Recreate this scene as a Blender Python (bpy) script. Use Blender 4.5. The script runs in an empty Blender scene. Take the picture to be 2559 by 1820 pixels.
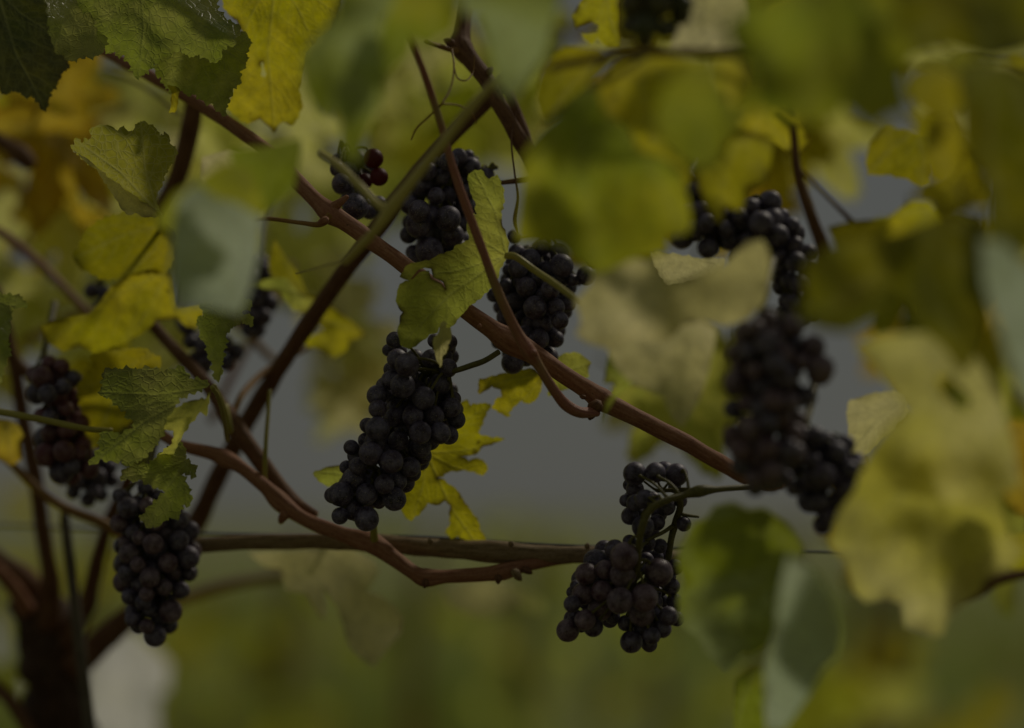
import bpy, bmesh, math, random
import numpy as np
from mathutils import Vector, Matrix, noise as mnoise
from mathutils.geometry import delaunay_2d_cdt

random.seed(7)
RNG = np.random.RandomState(11)
scene = bpy.context.scene
COL = scene.collection

# ---------------------------------------------------------------- camera
TILT = math.radians(3.6)
CAM = Vector((0.0, 0.0, 1.05))
FWD = Vector((0, math.cos(TILT), math.sin(TILT)))
UPV = Vector((0, -math.sin(TILT), math.cos(TILT)))
RGT = Vector((1, 0, 0))
LENS = 85.0
KPX = 36.0 / LENS / 2559.0          # metres per source pixel at one metre
cam_d = bpy.data.cameras.new('camera')
cam = bpy.data.objects.new('camera', cam_d)
COL.objects.link(cam)
cam.location = CAM
cam.rotation_euler = (math.pi / 2 + TILT, 0, 0)
cam_d.lens = LENS
cam_d.sensor_width = 36.0
cam_d.sensor_fit = 'HORIZONTAL'
cam_d.clip_start = 0.05
cam_d.clip_end = 3000
cam_d.dof.use_dof = True
cam_d.dof.focus_distance = 1.5
cam_d.dof.aperture_fstop = 1.9
cam_d.dof.aperture_blades = 0
scene.camera = cam

# ---------------------------------------------------------------- sky and sun
SUN_EL = math.radians(47)
SUN_AZ = math.radians(42)            # clockwise from +Y: behind the vine, a little to the right
world = bpy.data.worlds.new('World')
scene.world = world
world.use_nodes = True
wn = world.node_tree
wn.nodes.clear()
w_out = wn.nodes.new('ShaderNodeOutputWorld')
w_bg = wn.nodes.new('ShaderNodeBackground')
w_sky = wn.nodes.new('ShaderNodeTexSky')
w_sky.sky_type = 'NISHITA'
w_sky.sun_disc = False
w_sky.sun_elevation = SUN_EL
w_sky.sun_rotation = SUN_AZ
w_sky.air_density = 1.0
w_sky.dust_density = 0.8
w_sky.ozone_density = 1.0
w_hs = wn.nodes.new('ShaderNodeHueSaturation')
w_hs.inputs['Saturation'].default_value = 0.5
w_mix = wn.nodes.new('ShaderNodeMix')      # thin white cloud veil over the whole sky
w_mix.data_type = 'RGBA'
w_mix.inputs[0].default_value = 0.8
w_mix.inputs[7].default_value = (5.5, 5.6, 5.0, 1)
w_bg.inputs['Strength'].default_value = 0.10
wn.links.new(w_sky.outputs[0], w_hs.inputs['Color'])
wn.links.new(w_hs.outputs[0], w_mix.inputs[6])
wn.links.new(w_mix.outputs[2], w_bg.inputs['Color'])
wn.links.new(w_bg.outputs[0], w_out.inputs['Surface'])

sun_d = bpy.data.lights.new('sun', 'SUN')
sun_d.energy = 5.0
sun_d.angle = math.radians(6.0)
sun_d.color = (1.0, 0.90, 0.74)
sun = bpy.data.objects.new('sun', sun_d)
COL.objects.link(sun)
sun.location = (0, 0, 12)
sdir = Vector((math.sin(SUN_AZ) * math.cos(SUN_EL), math.cos(SUN_AZ) * math.cos(SUN_EL), math.sin(SUN_EL)))
sun.rotation_euler = (-sdir).to_track_quat('-Z', 'Y').to_euler()

scene.view_settings.view_transform = 'Standard'
scene.view_settings.look = 'None'
scene.view_settings.gamma = 1.0
scene.view_settings.exposure = -2.81
scene.view_settings.use_curve_mapping = False
scene.render.engine = 'CYCLES'
cy = scene.cycles
cy.use_denoising = True
cy.max_bounces = 5
cy.diffuse_bounces = 3
cy.glossy_bounces = 2
cy.transmission_bounces = 3
cy.use_adaptive_sampling = True
cy.adaptive_threshold = 0.015
cy.sample_clamp_indirect = 6.0

# ---------------------------------------------------------------- helpers
V2S = 2559.0 / 2283.0
ZK = 700.0 / 1776.0
WL = {}                                # world origin of each object


def dmap(D):
    """near things stand a little nearer than first measured"""
    return D if D > 1.43 else 1.43 - (1.43 - D) * 1.03


def P(sx, sy, D):
    """A point of the place: source pixel direction at D metres along the view axis."""
    D = dmap(D)
    return CAM + FWD * D + RGT * ((sx - 1279.5) * KPX * D) + UPV * ((910.0 - sy) * KPX * D)


def PV(vx, vy, D):
    return P(vx * V2S, vy * V2S, D)


def link(o, parent=None, loc=None):
    COL.objects.link(o)
    loc = Vector(loc) if loc is not None else Vector((0, 0, 0))
    WL[o.name] = loc
    if parent is not None:
        o.parent = parent
        o.location = loc - WL[parent.name]
    else:
        o.location = loc
    return o


def tag(o, label, cat, group=None):
    o['label'] = label
    o['category'] = cat
    if group:
        o['group'] = group
    return o


def thing(name, loc, label, cat, group=None):
    return tag(link(bpy.data.objects.new(name, None), None, loc), label, cat, group)


def mesh_obj(name, verts, faces, mat, parent=None, uvs=None, smooth=True, attrs=None, origin=None):
    """verts: world positions (n,3). The object's origin is put at `origin` or the mean."""
    verts = np.asarray(verts, dtype=float)
    c = verts.mean(axis=0) if origin is None else np.asarray(origin, dtype=float)
    me = bpy.data.meshes.new(name)
    me.from_pydata((verts - c).tolist(), [], [tuple(f) for f in faces])
    if smooth:
        me.polygons.foreach_set('use_smooth', [True] * len(me.polygons))
    if uvs is not None:
        uvl = me.uv_layers.new(name='UVMap')
        li = np.empty(len(me.loops), dtype=np.int32)
        me.loops.foreach_get('vertex_index', li)
        uvl.data.foreach_set('uv', np.asarray(uvs, dtype=np.float32)[li].ravel())
    for k, a in (attrs or {}).items():
        at = me.attributes.new(k, 'FLOAT', 'POINT')
        at.data.foreach_set('value', np.asarray(a, dtype=np.float32))
    me.materials.append(mat)
    me.update()
    return link(bpy.data.objects.new(name, me), parent, c)


def catmull(pts, n):
    pts = [np.array(p, dtype=float) for p in pts]
    pts = [2 * pts[0] - pts[1]] + pts + [2 * pts[-1] - pts[-2]]
    out = []
    for i in range(1, len(pts) - 2):
        p0, p1, p2, p3 = pts[i - 1:i + 3]
        for j in range(n):
            t = j / n
            out.append(0.5 * ((2 * p1) + (-p0 + p2) * t + (2 * p0 - 5 * p1 + 4 * p2 - p3) * t * t + (-p0 + 3 * p1 - 3 * p2 + p3) * t ** 3))
    out.append(pts[-2])
    return np.array(out)


def tube_data(path, seg=12, rough=0.05, sub=8, freq=60.0, seed=0.0, flat=1.0):
    """path: list of (Vector, radius). Returns verts, faces, uvs for a capped tube."""
    p = catmull([(*v, r) for v, r in path], sub)
    C, R = p[:, :3], np.maximum(p[:, 3], 1e-4)
    T = np.gradient(C, axis=0)
    T /= np.linalg.norm(T, axis=1)[:, None] + 1e-12
    L = np.concatenate([[0], np.cumsum(np.linalg.norm(np.diff(C, axis=0), axis=1))])
    up = np.array(FWD) if abs(np.dot(T[0], np.array(FWD))) < 0.9 else np.array((1.0, 0, 0))
    verts, uvs, faces = [], [], []
    N = up - T[0] * np.dot(up, T[0])
    N /= np.linalg.norm(N)
    for i in range(len(C)):
        N = N - T[i] * np.dot(N, T[i])
        N /= np.linalg.norm(N)
        B = np.cross(T[i], N)
        for k in range(seg + 1):
            a = 2 * math.pi * k / seg
            kk = k % seg
            aa = 2 * math.pi * kk / seg
            q = Vector((math.cos(aa) * 1.3 + seed, math.sin(aa) * 1.3, L[i] * freq))
            r = R[i] * (1 + rough * mnoise.noise(q) * 1.6 + rough * 0.5 * mnoise.noise(Vector((math.cos(aa) * 4, math.sin(aa) * 4, L[i] * freq * 0.5 + seed))))
            verts.append(C[i] + (N * math.cos(a) + B * math.sin(a) * flat) * r)
            uvs.append((k / seg, L[i]))
    s1 = seg + 1
    for i in range(len(C) - 1):
        for k in range(seg):
            a = i * s1 + k
            faces.append((a, a + 1, a + s1 + 1, a + s1))
    for end, i in ((0, 0), (1, len(C) - 1)):
        verts.append(C[i] + T[i] * R[i] * (0.5 if end else -0.5))
        uvs.append((0.5, L[i]))
        ci = len(verts) - 1
        for k in range(seg):
            a = i * s1 + k
            faces.append((ci, a + 1, a) if not end else (ci, a, a + 1))
    return verts, faces, uvs


def tube(name, path, mat, parent=None, **kw):
    v, f, u = tube_data(path, **kw)
    return mesh_obj(name, v, f, mat, parent, uvs=u)


def vpath(pts):
    """(vx, vy, D, radius in view pixels) -> (Vector, radius in metres)"""
    return [(PV(x, y, D), r * V2S * KPX * dmap(D)) for x, y, D, r in pts]


# ---------------------------------------------------------------- materials
def new_mat(name):
    m = bpy.data.materials.new(name)
    m.use_nodes = True
    nt = m.node_tree
    nt.nodes.clear()
    return m, nt


def nd(nt, typ, **kw):
    n = nt.nodes.new(typ)
    for k, v in kw.items():
        if hasattr(n, k) and k not in n.inputs:
            setattr(n, k, v)
        else:
            n.inputs[k].default_value = v
    return n


def ramp(nt, fac, stops):
    r = nt.nodes.new('ShaderNodeValToRGB')
    els = r.color_ramp.elements
    while len(els) < len(stops):
        els.new(0.5)
    for e, (p, c) in zip(els, stops):
        e.position = p
        e.color = (*c, 1.0) if len(c) == 3 else c
    nt.links.new(fac, r.inputs[0])
    return r.outputs[0]


def mixc(nt, fac, a, b, blend='MIX'):
    m = nt.nodes.new('ShaderNodeMix')
    m.data_type = 'RGBA'
    m.blend_type = blend
    for sock, v in ((m.inputs[0], fac), (m.inputs[6], a), (m.inputs[7], b)):
        if hasattr(v, 'is_output'):
            nt.links.new(v, sock)
        elif isinstance(v, (int, float)):
            sock.default_value = v
        else:
            sock.default_value = (*v, 1.0)
    return m.outputs[2]


def mth(nt, op, a, b=None, clamp=False):
    m = nt.nodes.new('ShaderNodeMath')
    m.operation = op
    m.use_clamp = clamp
    for i, v in enumerate((a, b)):
        if v is None:
            continue
        if hasattr(v, 'is_output'):
            nt.links.new(v, m.inputs[i])
        else:
            m.inputs[i].default_value = v
    return m.outputs[0]


def leaf_mat(name, dA, dB, tA, tB, trans=0.5, rough=0.45, spec=0.5, vein=(0.35, 0.36, 0.12), spot=0.25, rim=0.3, scale=14.0, net=0.5, con=4.2, mid=0.1):
    m, nt = new_mat(name)
    L = nt.links.new
    out = nd(nt, 'ShaderNodeOutputMaterial')
    tc = nd(nt, 'ShaderNodeTexCoord')
    oi = nd(nt, 'ShaderNodeObjectInfo')
    off = nd(nt, 'ShaderNodeVectorMath', operation='MULTIPLY_ADD')
    off.inputs[1].default_value = (1, 1, 1)
    L(tc.outputs['Object'], off.inputs[0])
    cmb = nd(nt, 'ShaderNodeCombineXYZ')
    r10 = mth(nt, 'MULTIPLY', oi.outputs['Random'], 13.0)
    for i in range(3):
        L(r10, cmb.inputs[i])
    L(cmb.outputs[0], off.inputs[2])
    co = off.outputs[0]
    n1 = nd(nt, 'ShaderNodeTexNoise', Scale=scale, Detail=3.0, Roughness=0.55)
    L(co, n1.inputs['Vector'])
    blend = mth(nt, 'ADD', mth(nt, 'MULTIPLY', mth(nt, 'SUBTRACT', n1.outputs[0], 0.5), con), mth(nt, 'MULTIPLY', oi.outputs['Random'], 0.7))
    blend = mth(nt, 'ADD', blend, mid, clamp=True)
    n2 = nd(nt, 'ShaderNodeTexNoise', Scale=160.0, Detail=4.0, Roughness=0.7)
    L(co, n2.inputs['Vector'])
    fine = mth(nt, 'MULTIPLY_ADD', n2.outputs[0], 0.9)
    fine.node.inputs[2].default_value = 0.55
    at_v = nd(nt, 'ShaderNodeAttribute', attribute_name='vein')
    at_r = nd(nt, 'ShaderNodeAttribute', attribute_name='rim')
    vor = nd(nt, 'ShaderNodeTexVoronoi', feature='DISTANCE_TO_EDGE', Scale=190.0)
    L(co, vor.inputs['Vector'])
    netf = mth(nt, 'MULTIPLY', mth(nt, 'SUBTRACT', 1.0, mth(nt, 'MULTIPLY', vor.outputs[0], 9.0), clamp=True), net)
    veinf = mth(nt, 'MAXIMUM', at_v.outputs['Fac'], mth(nt, 'MULTIPLY', netf, 0.6))
    # brown specks and blotches
    n3 = nd(nt, 'ShaderNodeTexNoise', Scale=75.0, Detail=2.0, Roughness=0.5)
    L(co, n3.inputs['Vector'])
    sp = mth(nt, 'MULTIPLY', mth(nt, 'SUBTRACT', n3.outputs[0], 0.80 - 0.22 * spot), 14.0, clamp=True)
    n4 = nd(nt, 'ShaderNodeTexNoise', Scale=60.0, Detail=2.0)
    L(co, n4.inputs['Vector'])
    rimf = mth(nt, 'MULTIPLY', at_r.outputs['Fac'], mth(nt, 'MULTIPLY', mth(nt, 'SUBTRACT', n4.outputs[0], 0.62 - 0.3 * rim), 6.0, clamp=True))
    brown = mth(nt, 'MAXIMUM', mth(nt, 'MULTIPLY', sp, min(1.0, spot * 1.6)), mth(nt, 'MULTIPLY', rimf, min(1.0, rim * 2)))
    def colour(a, b, vc, vmix):
        c = mixc(nt, blend, a, b)
        c = mixc(nt, 1.0, c, fine, 'MULTIPLY')
        c = mixc(nt, mth(nt, 'MULTIPLY', veinf, vmix), c, vc)
        return mixc(nt, brown, c, (0.05, 0.02, 0.008))
    dc = colour(dA, dB, vein, 0.75)
    tcx = colour(tA, tB, tuple(min(0.9, 0.55 * v + 0.45 * (a + 0.15)) for v, a in zip(vein, tA)), 0.5)
    pr = nd(nt, 'ShaderNodeBsdfPrincipled', Roughness=rough)
    pr.inputs['Specular IOR Level'].default_value = spec
    L(dc, pr.inputs['Base Color'])
    bmp = nd(nt, 'ShaderNodeBump', Strength=0.8, Distance=0.0009)
    hgt = mth(nt, 'SUBTRACT', mth(nt, 'MULTIPLY', n2.outputs[0], 0.8), mth(nt, 'MULTIPLY', veinf, 0.8))
    L(hgt, bmp.inputs['Height'])
    L(bmp.outputs[0], pr.inputs['Normal'])
    tr = nd(nt, 'ShaderNodeBsdfTranslucent')
    L(tcx, tr.inputs['Color'])
    L(bmp.outputs[0], tr.inputs['Normal'])
    mx = nd(nt, 'ShaderNodeMixShader')
    mx.inputs[0].default_value = trans
    L(pr.outputs[0], mx.inputs[1])
    L(tr.outputs[0], mx.inputs[2])
    L(mx.outputs[0], out.inputs['Surface'])
    return m


def bark_mat(name, cA, cB, cC, rough=0.7, stri=1.0, green=None):
    m, nt = new_mat(name)
    L = nt.links.new
    out = nd(nt, 'ShaderNodeOutputMaterial')
    uv = nd(nt, 'ShaderNodeUVMap', uv_map='UVMap')
    tc = nd(nt, 'ShaderNodeTexCoord')
    mp = nd(nt, 'ShaderNodeMapping')
    mp.inputs['Scale'].default_value = (9.0, 28.0, 1.0)
    L(uv.outputs[0], mp.inputs['Vector'])
    n1 = nd(nt, 'ShaderNodeTexNoise', Scale=2.2, Detail=5.0, Roughness=0.65)
    L(mp.outputs[0], n1.inputs['Vector'])
    n2 = nd(nt, 'ShaderNodeTexNoise', Scale=420.0, Detail=3.0, Roughness=0.6)
    L(tc.outputs['Object'], n2.inputs['Vector'])
    n3 = nd(nt, 'ShaderNodeTexNoise', Scale=22.0, Detail=2.0)
    L(tc.outputs['Object'], n3.inputs['Vector'])
    f = mth(nt, 'ADD', mth(nt, 'MULTIPLY', n1.outputs[0], 0.75 * stri), mth(nt, 'MULTIPLY', n2.outputs[0], 0.35))
    c = ramp(nt, f, [(0.32, cA), (0.52, cB), (0.75, cC)])
    if green:
        g = mth(nt, 'MULTIPLY', mth(nt, 'SUBTRACT', n3.outputs[0], 0.52), 5.0, clamp=True)
        c = mixc(nt, g, c, green)
    sp = mth(nt, 'MULTIPLY', mth(nt, 'SUBTRACT', n2.outputs[0], 0.64), 12.0, clamp=True)
    c = mixc(nt, mth(nt, 'MULTIPLY', sp, 0.7), c, tuple(x * 0.3 for x in cA))
    pr = nd(nt, 'ShaderNodeBsdfPrincipled', Roughness=rough)
    pr.inputs['Specular IOR Level'].default_value = 0.35
    L(c, pr.inputs['Base Color'])
    bmp = nd(nt, 'ShaderNodeBump', Strength=0.7, Distance=0.0012)
    L(f, bmp.inputs['Height'])
    L(bmp.outputs[0], pr.inputs['Normal'])
    L(pr.outputs[0], out.inputs['Surface'])
    return m


def grape_mat(name, base, bloom, amount=0.5, rough=0.42, speck=1.0, glow=None):
    m, nt = new_mat(name)
    L = nt.links.new
    out = nd(nt, 'ShaderNodeOutputMaterial')
    tc = nd(nt, 'ShaderNodeTexCoord')
    oi = nd(nt, 'ShaderNodeObjectInfo')
    off = nd(nt, 'ShaderNodeVectorMath', operation='ADD')
    L(tc.outputs['Object'], off.inputs[0])
    cmb = nd(nt, 'ShaderNodeCombineXYZ')
    r10 = mth(nt, 'MULTIPLY', oi.outputs['Random'], 37.0)
    for i in range(3):
        L(r10, cmb.inputs[i])
    L(cmb.outputs[0], off.inputs[1])
    co = off.outputs[0]
    n1 = nd(nt, 'ShaderNodeTexNoise', Scale=1.3, Detail=4.0, Roughness=0.62)
    L(co, n1.inputs['Vector'])
    n2 = nd(nt, 'ShaderNodeTexNoise', Scale=7.0, Detail=5.0, Roughness=0.7)
    L(co, n2.inputs['Vector'])
    b = mth(nt, 'ADD', mth(nt, 'MULTIPLY', n1.outputs[0], 1.1), mth(nt, 'MULTIPLY', n2.outputs[0], 0.7))
    b = mth(nt, 'MULTIPLY', mth(nt, 'SUBTRACT', b, 0.72), amount * 3.0, clamp=True)
    c0 = mixc(nt, oi.outputs['Random'], base, tuple(min(1, x * k) for x, k in zip(base, (1.9, 1.1, 1.15))))
    c = mixc(nt, b, c0, bloom)
    vor = nd(nt, 'ShaderNodeTexVoronoi', feature='F1', Scale=6.5, Randomness=1.0)
    L(co, vor.inputs['Vector'])
    sep = nd(nt, 'ShaderNodeSeparateXYZ')
    L(tc.outputs['Object'], sep.inputs[0])
    msk = mth(nt, 'MULTIPLY', mth(nt, 'ADD', mth(nt, 'MULTIPLY', sep.outputs[2], -0.8), mth(nt, 'MULTIPLY', n1.outputs[0], 0.9)), 1.6, clamp=True)
    dots = mth(nt, 'MULTIPLY', mth(nt, 'SUBTRACT', 1.0, mth(nt, 'MULTIPLY', vor.outputs[0], 3.6)), 3.0, clamp=True)
    vsep = nd(nt, 'ShaderNodeSeparateColor')
    L(vor.outputs['Color'], vsep.inputs[0])
    dots = mth(nt, 'MULTIPLY', dots, mth(nt, 'GREATER_THAN', vsep.outputs[0], 0.45))
    dots = mth(nt, 'MULTIPLY', mth(nt, 'MULTIPLY', dots, msk), 0.75 * speck)
    c = mixc(nt, dots, c, (0.50, 0.42, 0.27))
    pr = nd(nt, 'ShaderNodeBsdfPrincipled')
    rg = mth(nt, 'MULTIPLY_ADD', b, 0.25)
    rg.node.inputs[2].default_value = rough
    L(rg, pr.inputs['Roughness'])
    pr.inputs['Specular IOR Level'].default_value = 0.5
    pr.inputs['Coat Weight'].default_value = 0.15
    pr.inputs['Coat Roughness'].default_value = 0.42
    L(c, pr.inputs['Base Color'])
    sh = pr.inputs.get('Sheen Weight')
    if sh is not None:
        sh.default_value = 0.04
        pr.inputs['Sheen Roughness'].default_value = 0.4
        pr.inputs['Sheen Tint'].default_value = (0.75, 0.72, 0.6, 1)
    bmp = nd(nt, 'ShaderNodeBump', Strength=0.12, Distance=0.05)
    L(n2.outputs[0], bmp.inputs['Height'])
    L(bmp.outputs[0], pr.inputs['Normal'])
    if glow:
        tr = nd(nt, 'ShaderNodeBsdfTranslucent')
        tr.inputs['Color'].default_value = (*glow, 1)
        mx = nd(nt, 'ShaderNodeMixShader')
        mx.inputs[0].default_value = 0.5
        L(pr.outputs[0], mx.inputs[1])
        L(tr.outputs[0], mx.inputs[2])
        L(mx.outputs[0], out.inputs['Surface'])
    else:
        L(pr.outputs[0], out.inputs['Surface'])
    return m


LM = {
    'green': leaf_mat('leaf_green', (0.11, 0.145, 0.035), (0.19, 0.20, 0.04), (0.44, 0.54, 0.03), (0.72, 0.72, 0.03), trans=0.68, rough=0.38, spot=0.15),
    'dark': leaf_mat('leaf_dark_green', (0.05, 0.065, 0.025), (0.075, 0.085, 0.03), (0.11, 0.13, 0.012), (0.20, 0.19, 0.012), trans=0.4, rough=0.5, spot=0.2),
    'olive': leaf_mat('leaf_olive', (0.13, 0.125, 0.02), (0.20, 0.175, 0.02), (0.48, 0.45, 0.010), (0.68, 0.58, 0.010), trans=0.7, spot=0.35),
    'deep': leaf_mat('leaf_deep_olive', (0.08, 0.085, 0.016), (0.13, 0.125, 0.02), (0.24, 0.25, 0.008), (0.42, 0.38, 0.008), trans=0.6, spot=0.3, con=6.0),
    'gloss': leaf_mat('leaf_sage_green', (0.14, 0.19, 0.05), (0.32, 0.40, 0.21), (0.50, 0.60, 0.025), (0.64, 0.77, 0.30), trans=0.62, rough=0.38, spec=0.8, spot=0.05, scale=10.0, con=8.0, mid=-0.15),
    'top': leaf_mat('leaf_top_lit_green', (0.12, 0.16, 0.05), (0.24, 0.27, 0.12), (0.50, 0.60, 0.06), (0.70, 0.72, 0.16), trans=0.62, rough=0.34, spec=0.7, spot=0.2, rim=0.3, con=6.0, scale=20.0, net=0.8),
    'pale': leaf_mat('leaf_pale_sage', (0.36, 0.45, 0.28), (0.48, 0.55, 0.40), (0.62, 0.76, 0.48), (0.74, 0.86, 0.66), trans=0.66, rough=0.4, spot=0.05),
    'sun_painted': leaf_mat('leaf_sun_painted', (0.74, 0.74, 0.64), (0.80, 0.80, 0.74), (0.95, 0.95, 0.84), (0.97, 0.97, 0.92), trans=0.8, spot=0.05, rim=0.1, net=0.1),  # near-white colour paints glaring sunlight onto these leaves
    'fan': leaf_mat('leaf_fan', (0.16, 0.165, 0.045), (0.21, 0.20, 0.05), (0.40, 0.41, 0.04), (0.54, 0.52, 0.06), trans=0.72, spot=0.35, rim=0.3, net=1.0, vein=(0.80, 0.78, 0.40)),
    'lime': leaf_mat('leaf_lime', (0.26, 0.28, 0.06), (0.34, 0.33, 0.07), (0.66, 0.74, 0.10), (0.84, 0.82, 0.14), trans=0.82, spot=0.22, rim=0.5),
    'yellow': leaf_mat('leaf_yellow', (0.34, 0.29, 0.03), (0.42, 0.34, 0.035), (0.70, 0.66, 0.015), (0.87, 0.75, 0.03), trans=0.8, spot=0.46, rim=0.6, con=6.0),
    'butter': leaf_mat('leaf_butter', (0.42, 0.37, 0.09), (0.54, 0.48, 0.18), (0.82, 0.78, 0.10), (0.95, 0.90, 0.36), trans=0.82, spot=0.15, rim=0.35, scale=11.0),
    'amber': leaf_mat('leaf_amber', (0.30, 0.20, 0.02), (0.40, 0.29, 0.03), (0.72, 0.48, 0.02), (0.90, 0.72, 0.05), trans=0.82, spot=0.45, rim=0.5),
    'glow': leaf_mat('leaf_thin_lime', (0.32, 0.31, 0.08), (0.42, 0.38, 0.12), (0.90, 0.92, 0.20), (0.97, 0.94, 0.42), trans=0.88, spot=0.2, rim=0.3),
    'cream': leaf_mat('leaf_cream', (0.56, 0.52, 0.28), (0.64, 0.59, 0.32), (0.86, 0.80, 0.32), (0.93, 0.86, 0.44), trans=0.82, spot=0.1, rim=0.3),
}
BARK = {
    'red': bark_mat('bark_red_brown', (0.18, 0.070, 0.036), (0.34, 0.150, 0.078), (0.48, 0.26, 0.14)),
    'dark': bark_mat('bark_dark_brown', (0.065, 0.027, 0.012), (0.17, 0.080, 0.034), (0.29, 0.16, 0.075)),
    'trunk': bark_mat('bark_trunk', (0.018, 0.010, 0.006), (0.065, 0.035, 0.018), (0.15, 0.090, 0.050)),
    'old': bark_mat('bark_old', (0.09, 0.060, 0.028), (0.27, 0.185, 0.09), (0.45, 0.34, 0.20)),
    'shoot': bark_mat('bark_red_green', (0.24, 0.085, 0.060), (0.38, 0.15, 0.10), (0.46, 0.25, 0.14), rough=0.5, green=(0.34, 0.27, 0.08)),
    'green': bark_mat('bark_green', (0.52, 0.44, 0.09), (0.62, 0.54, 0.14), (0.70, 0.62, 0.22), rough=0.45),
    'orange': bark_mat('bark_orange', (0.22, 0.10, 0.02), (0.33, 0.17, 0.04), (0.42, 0.26, 0.07), rough=0.5),
    'petiole': bark_mat('petiole_yellow', (0.34, 0.30, 0.05), (0.44, 0.40, 0.08), (0.52, 0.46, 0.14), rough=0.45, stri=0.6),
}
GM = {
    'black': grape_mat('grape_black', (0.016, 0.010, 0.022), (0.25, 0.225, 0.33), amount=0.60, rough=0.42),
    'purple': grape_mat('grape_purple', (0.035, 0.016, 0.026), (0.34, 0.26, 0.31), amount=0.64, rough=0.36, speck=0.6),
    'plum': grape_mat('grape_plum', (0.070, 0.016, 0.020), (0.28, 0.17, 0.19), amount=0.5, rough=0.4, speck=0.4),
    'red': grape_mat('grape_red', (0.12, 0.018, 0.012), (0.16, 0.08, 0.07), amount=0.25, speck=0.3, glow=(0.30, 0.045, 0.015)),
    'green': grape_mat('grape_green', (0.045, 0.05, 0.010), (0.16, 0.17, 0.05), amount=0.4, speck=0.3),
}
def flat_mat(name, col, rough=0.6, metal=0.0):
    m, nt = new_mat(name)
    out = nd(nt, 'ShaderNodeOutputMaterial')
    tc = nd(nt, 'ShaderNodeTexCoord')
    n = nd(nt, 'ShaderNodeTexNoise', Scale=90.0, Detail=4.0)
    nt.links.new(tc.outputs['Object'], n.inputs['Vector'])
    c = ramp(nt, n.outputs[0], [(0.3, tuple(x * 0.65 for x in col)), (0.7, tuple(min(1, x * 1.25) for x in col))])
    pr = nd(nt, 'ShaderNodeBsdfPrincipled', Roughness=rough, Metallic=metal)
    nt.links.new(c, pr.inputs['Base Color'])
    nt.links.new(pr.outputs[0], out.inputs['Surface'])
    return m

# ---------------------------------------------------------------- leaves
def seg_dist(p, a, b):
    ab = b - a
    t = np.clip(((p - a) @ ab) / (ab @ ab + 1e-12), 0, 1)
    return np.linalg.norm(p - (a + t[:, None] * ab), axis=1), t


def inside(p, poly):
    x, y = p[:, 0], p[:, 1]
    r = np.zeros(len(p), dtype=bool)
    j = len(poly) - 1
    for i in range(len(poly)):
        xi, yi = poly[i]
        xj, yj = poly[j]
        c = ((yi > y) != (yj > y)) & (x < (xj - xi) * (y - yi) / (yj - yi + 1e-15) + xi)
        r ^= c
        j = i
    return r


def to_src(zone, pts):
    if zone == 'V':
        return [(x * V2S, y * V2S) for x, y in pts]
    return [(zone[0] + x * ZK, zone[1] + y * ZK) for x, y in pts]


def vein_segments(outl, o, n_main=5, sep=0.5):
    d = outl - o
    r = np.linalg.norm(d, axis=1)
    a = np.arctan2(d[:, 1], d[:, 0])
    tips = []
    for i in np.argsort(-r):
        if all(abs((a[i] - a[j] + math.pi) % (2 * math.pi) - math.pi) > sep for j in tips):
            tips.append(i)
        if len(tips) == n_main:
            break
    segs = []
    for q, i in enumerate(tips):
        t = o + (outl[i] - o) * 0.97
        l = np.linalg.norm(t - o)
        e = (t - o) / l
        bend = np.array((-e[1], e[0])) * l * 0.05 * (1 if q % 2 else -1)
        m = (o + t) / 2 + bend
        w = 0.00085 * (1.0 if q == 0 else 0.8)
        segs += [(o, m, w), (m, t, w * 0.75)]
        ang0 = math.atan2(e[1], e[0])
        for k, f in enumerate((0.22, 0.38, 0.54, 0.68, 0.80, 0.90)):
            base = o + (m - o) * (2 * f) if f < 0.5 else m + (t - m) * (2 * f - 1)
            for s in (-1, 1):
                an = ang0 + s * (0.75 + 0.22 * math.sin(k * 7 + q * 3 + s))
                ln = l * 0.42 * (1 - 0.65 * f)
                p1 = base + np.array((math.cos(an), math.sin(an))) * ln * 0.55
                an -= s * 0.25
                p2 = p1 + np.array((math.cos(an), math.sin(an))) * ln * 0.5
                segs += [(base, p1, -0.00045), (p1, p2, -0.00032)]
    return segs


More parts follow.
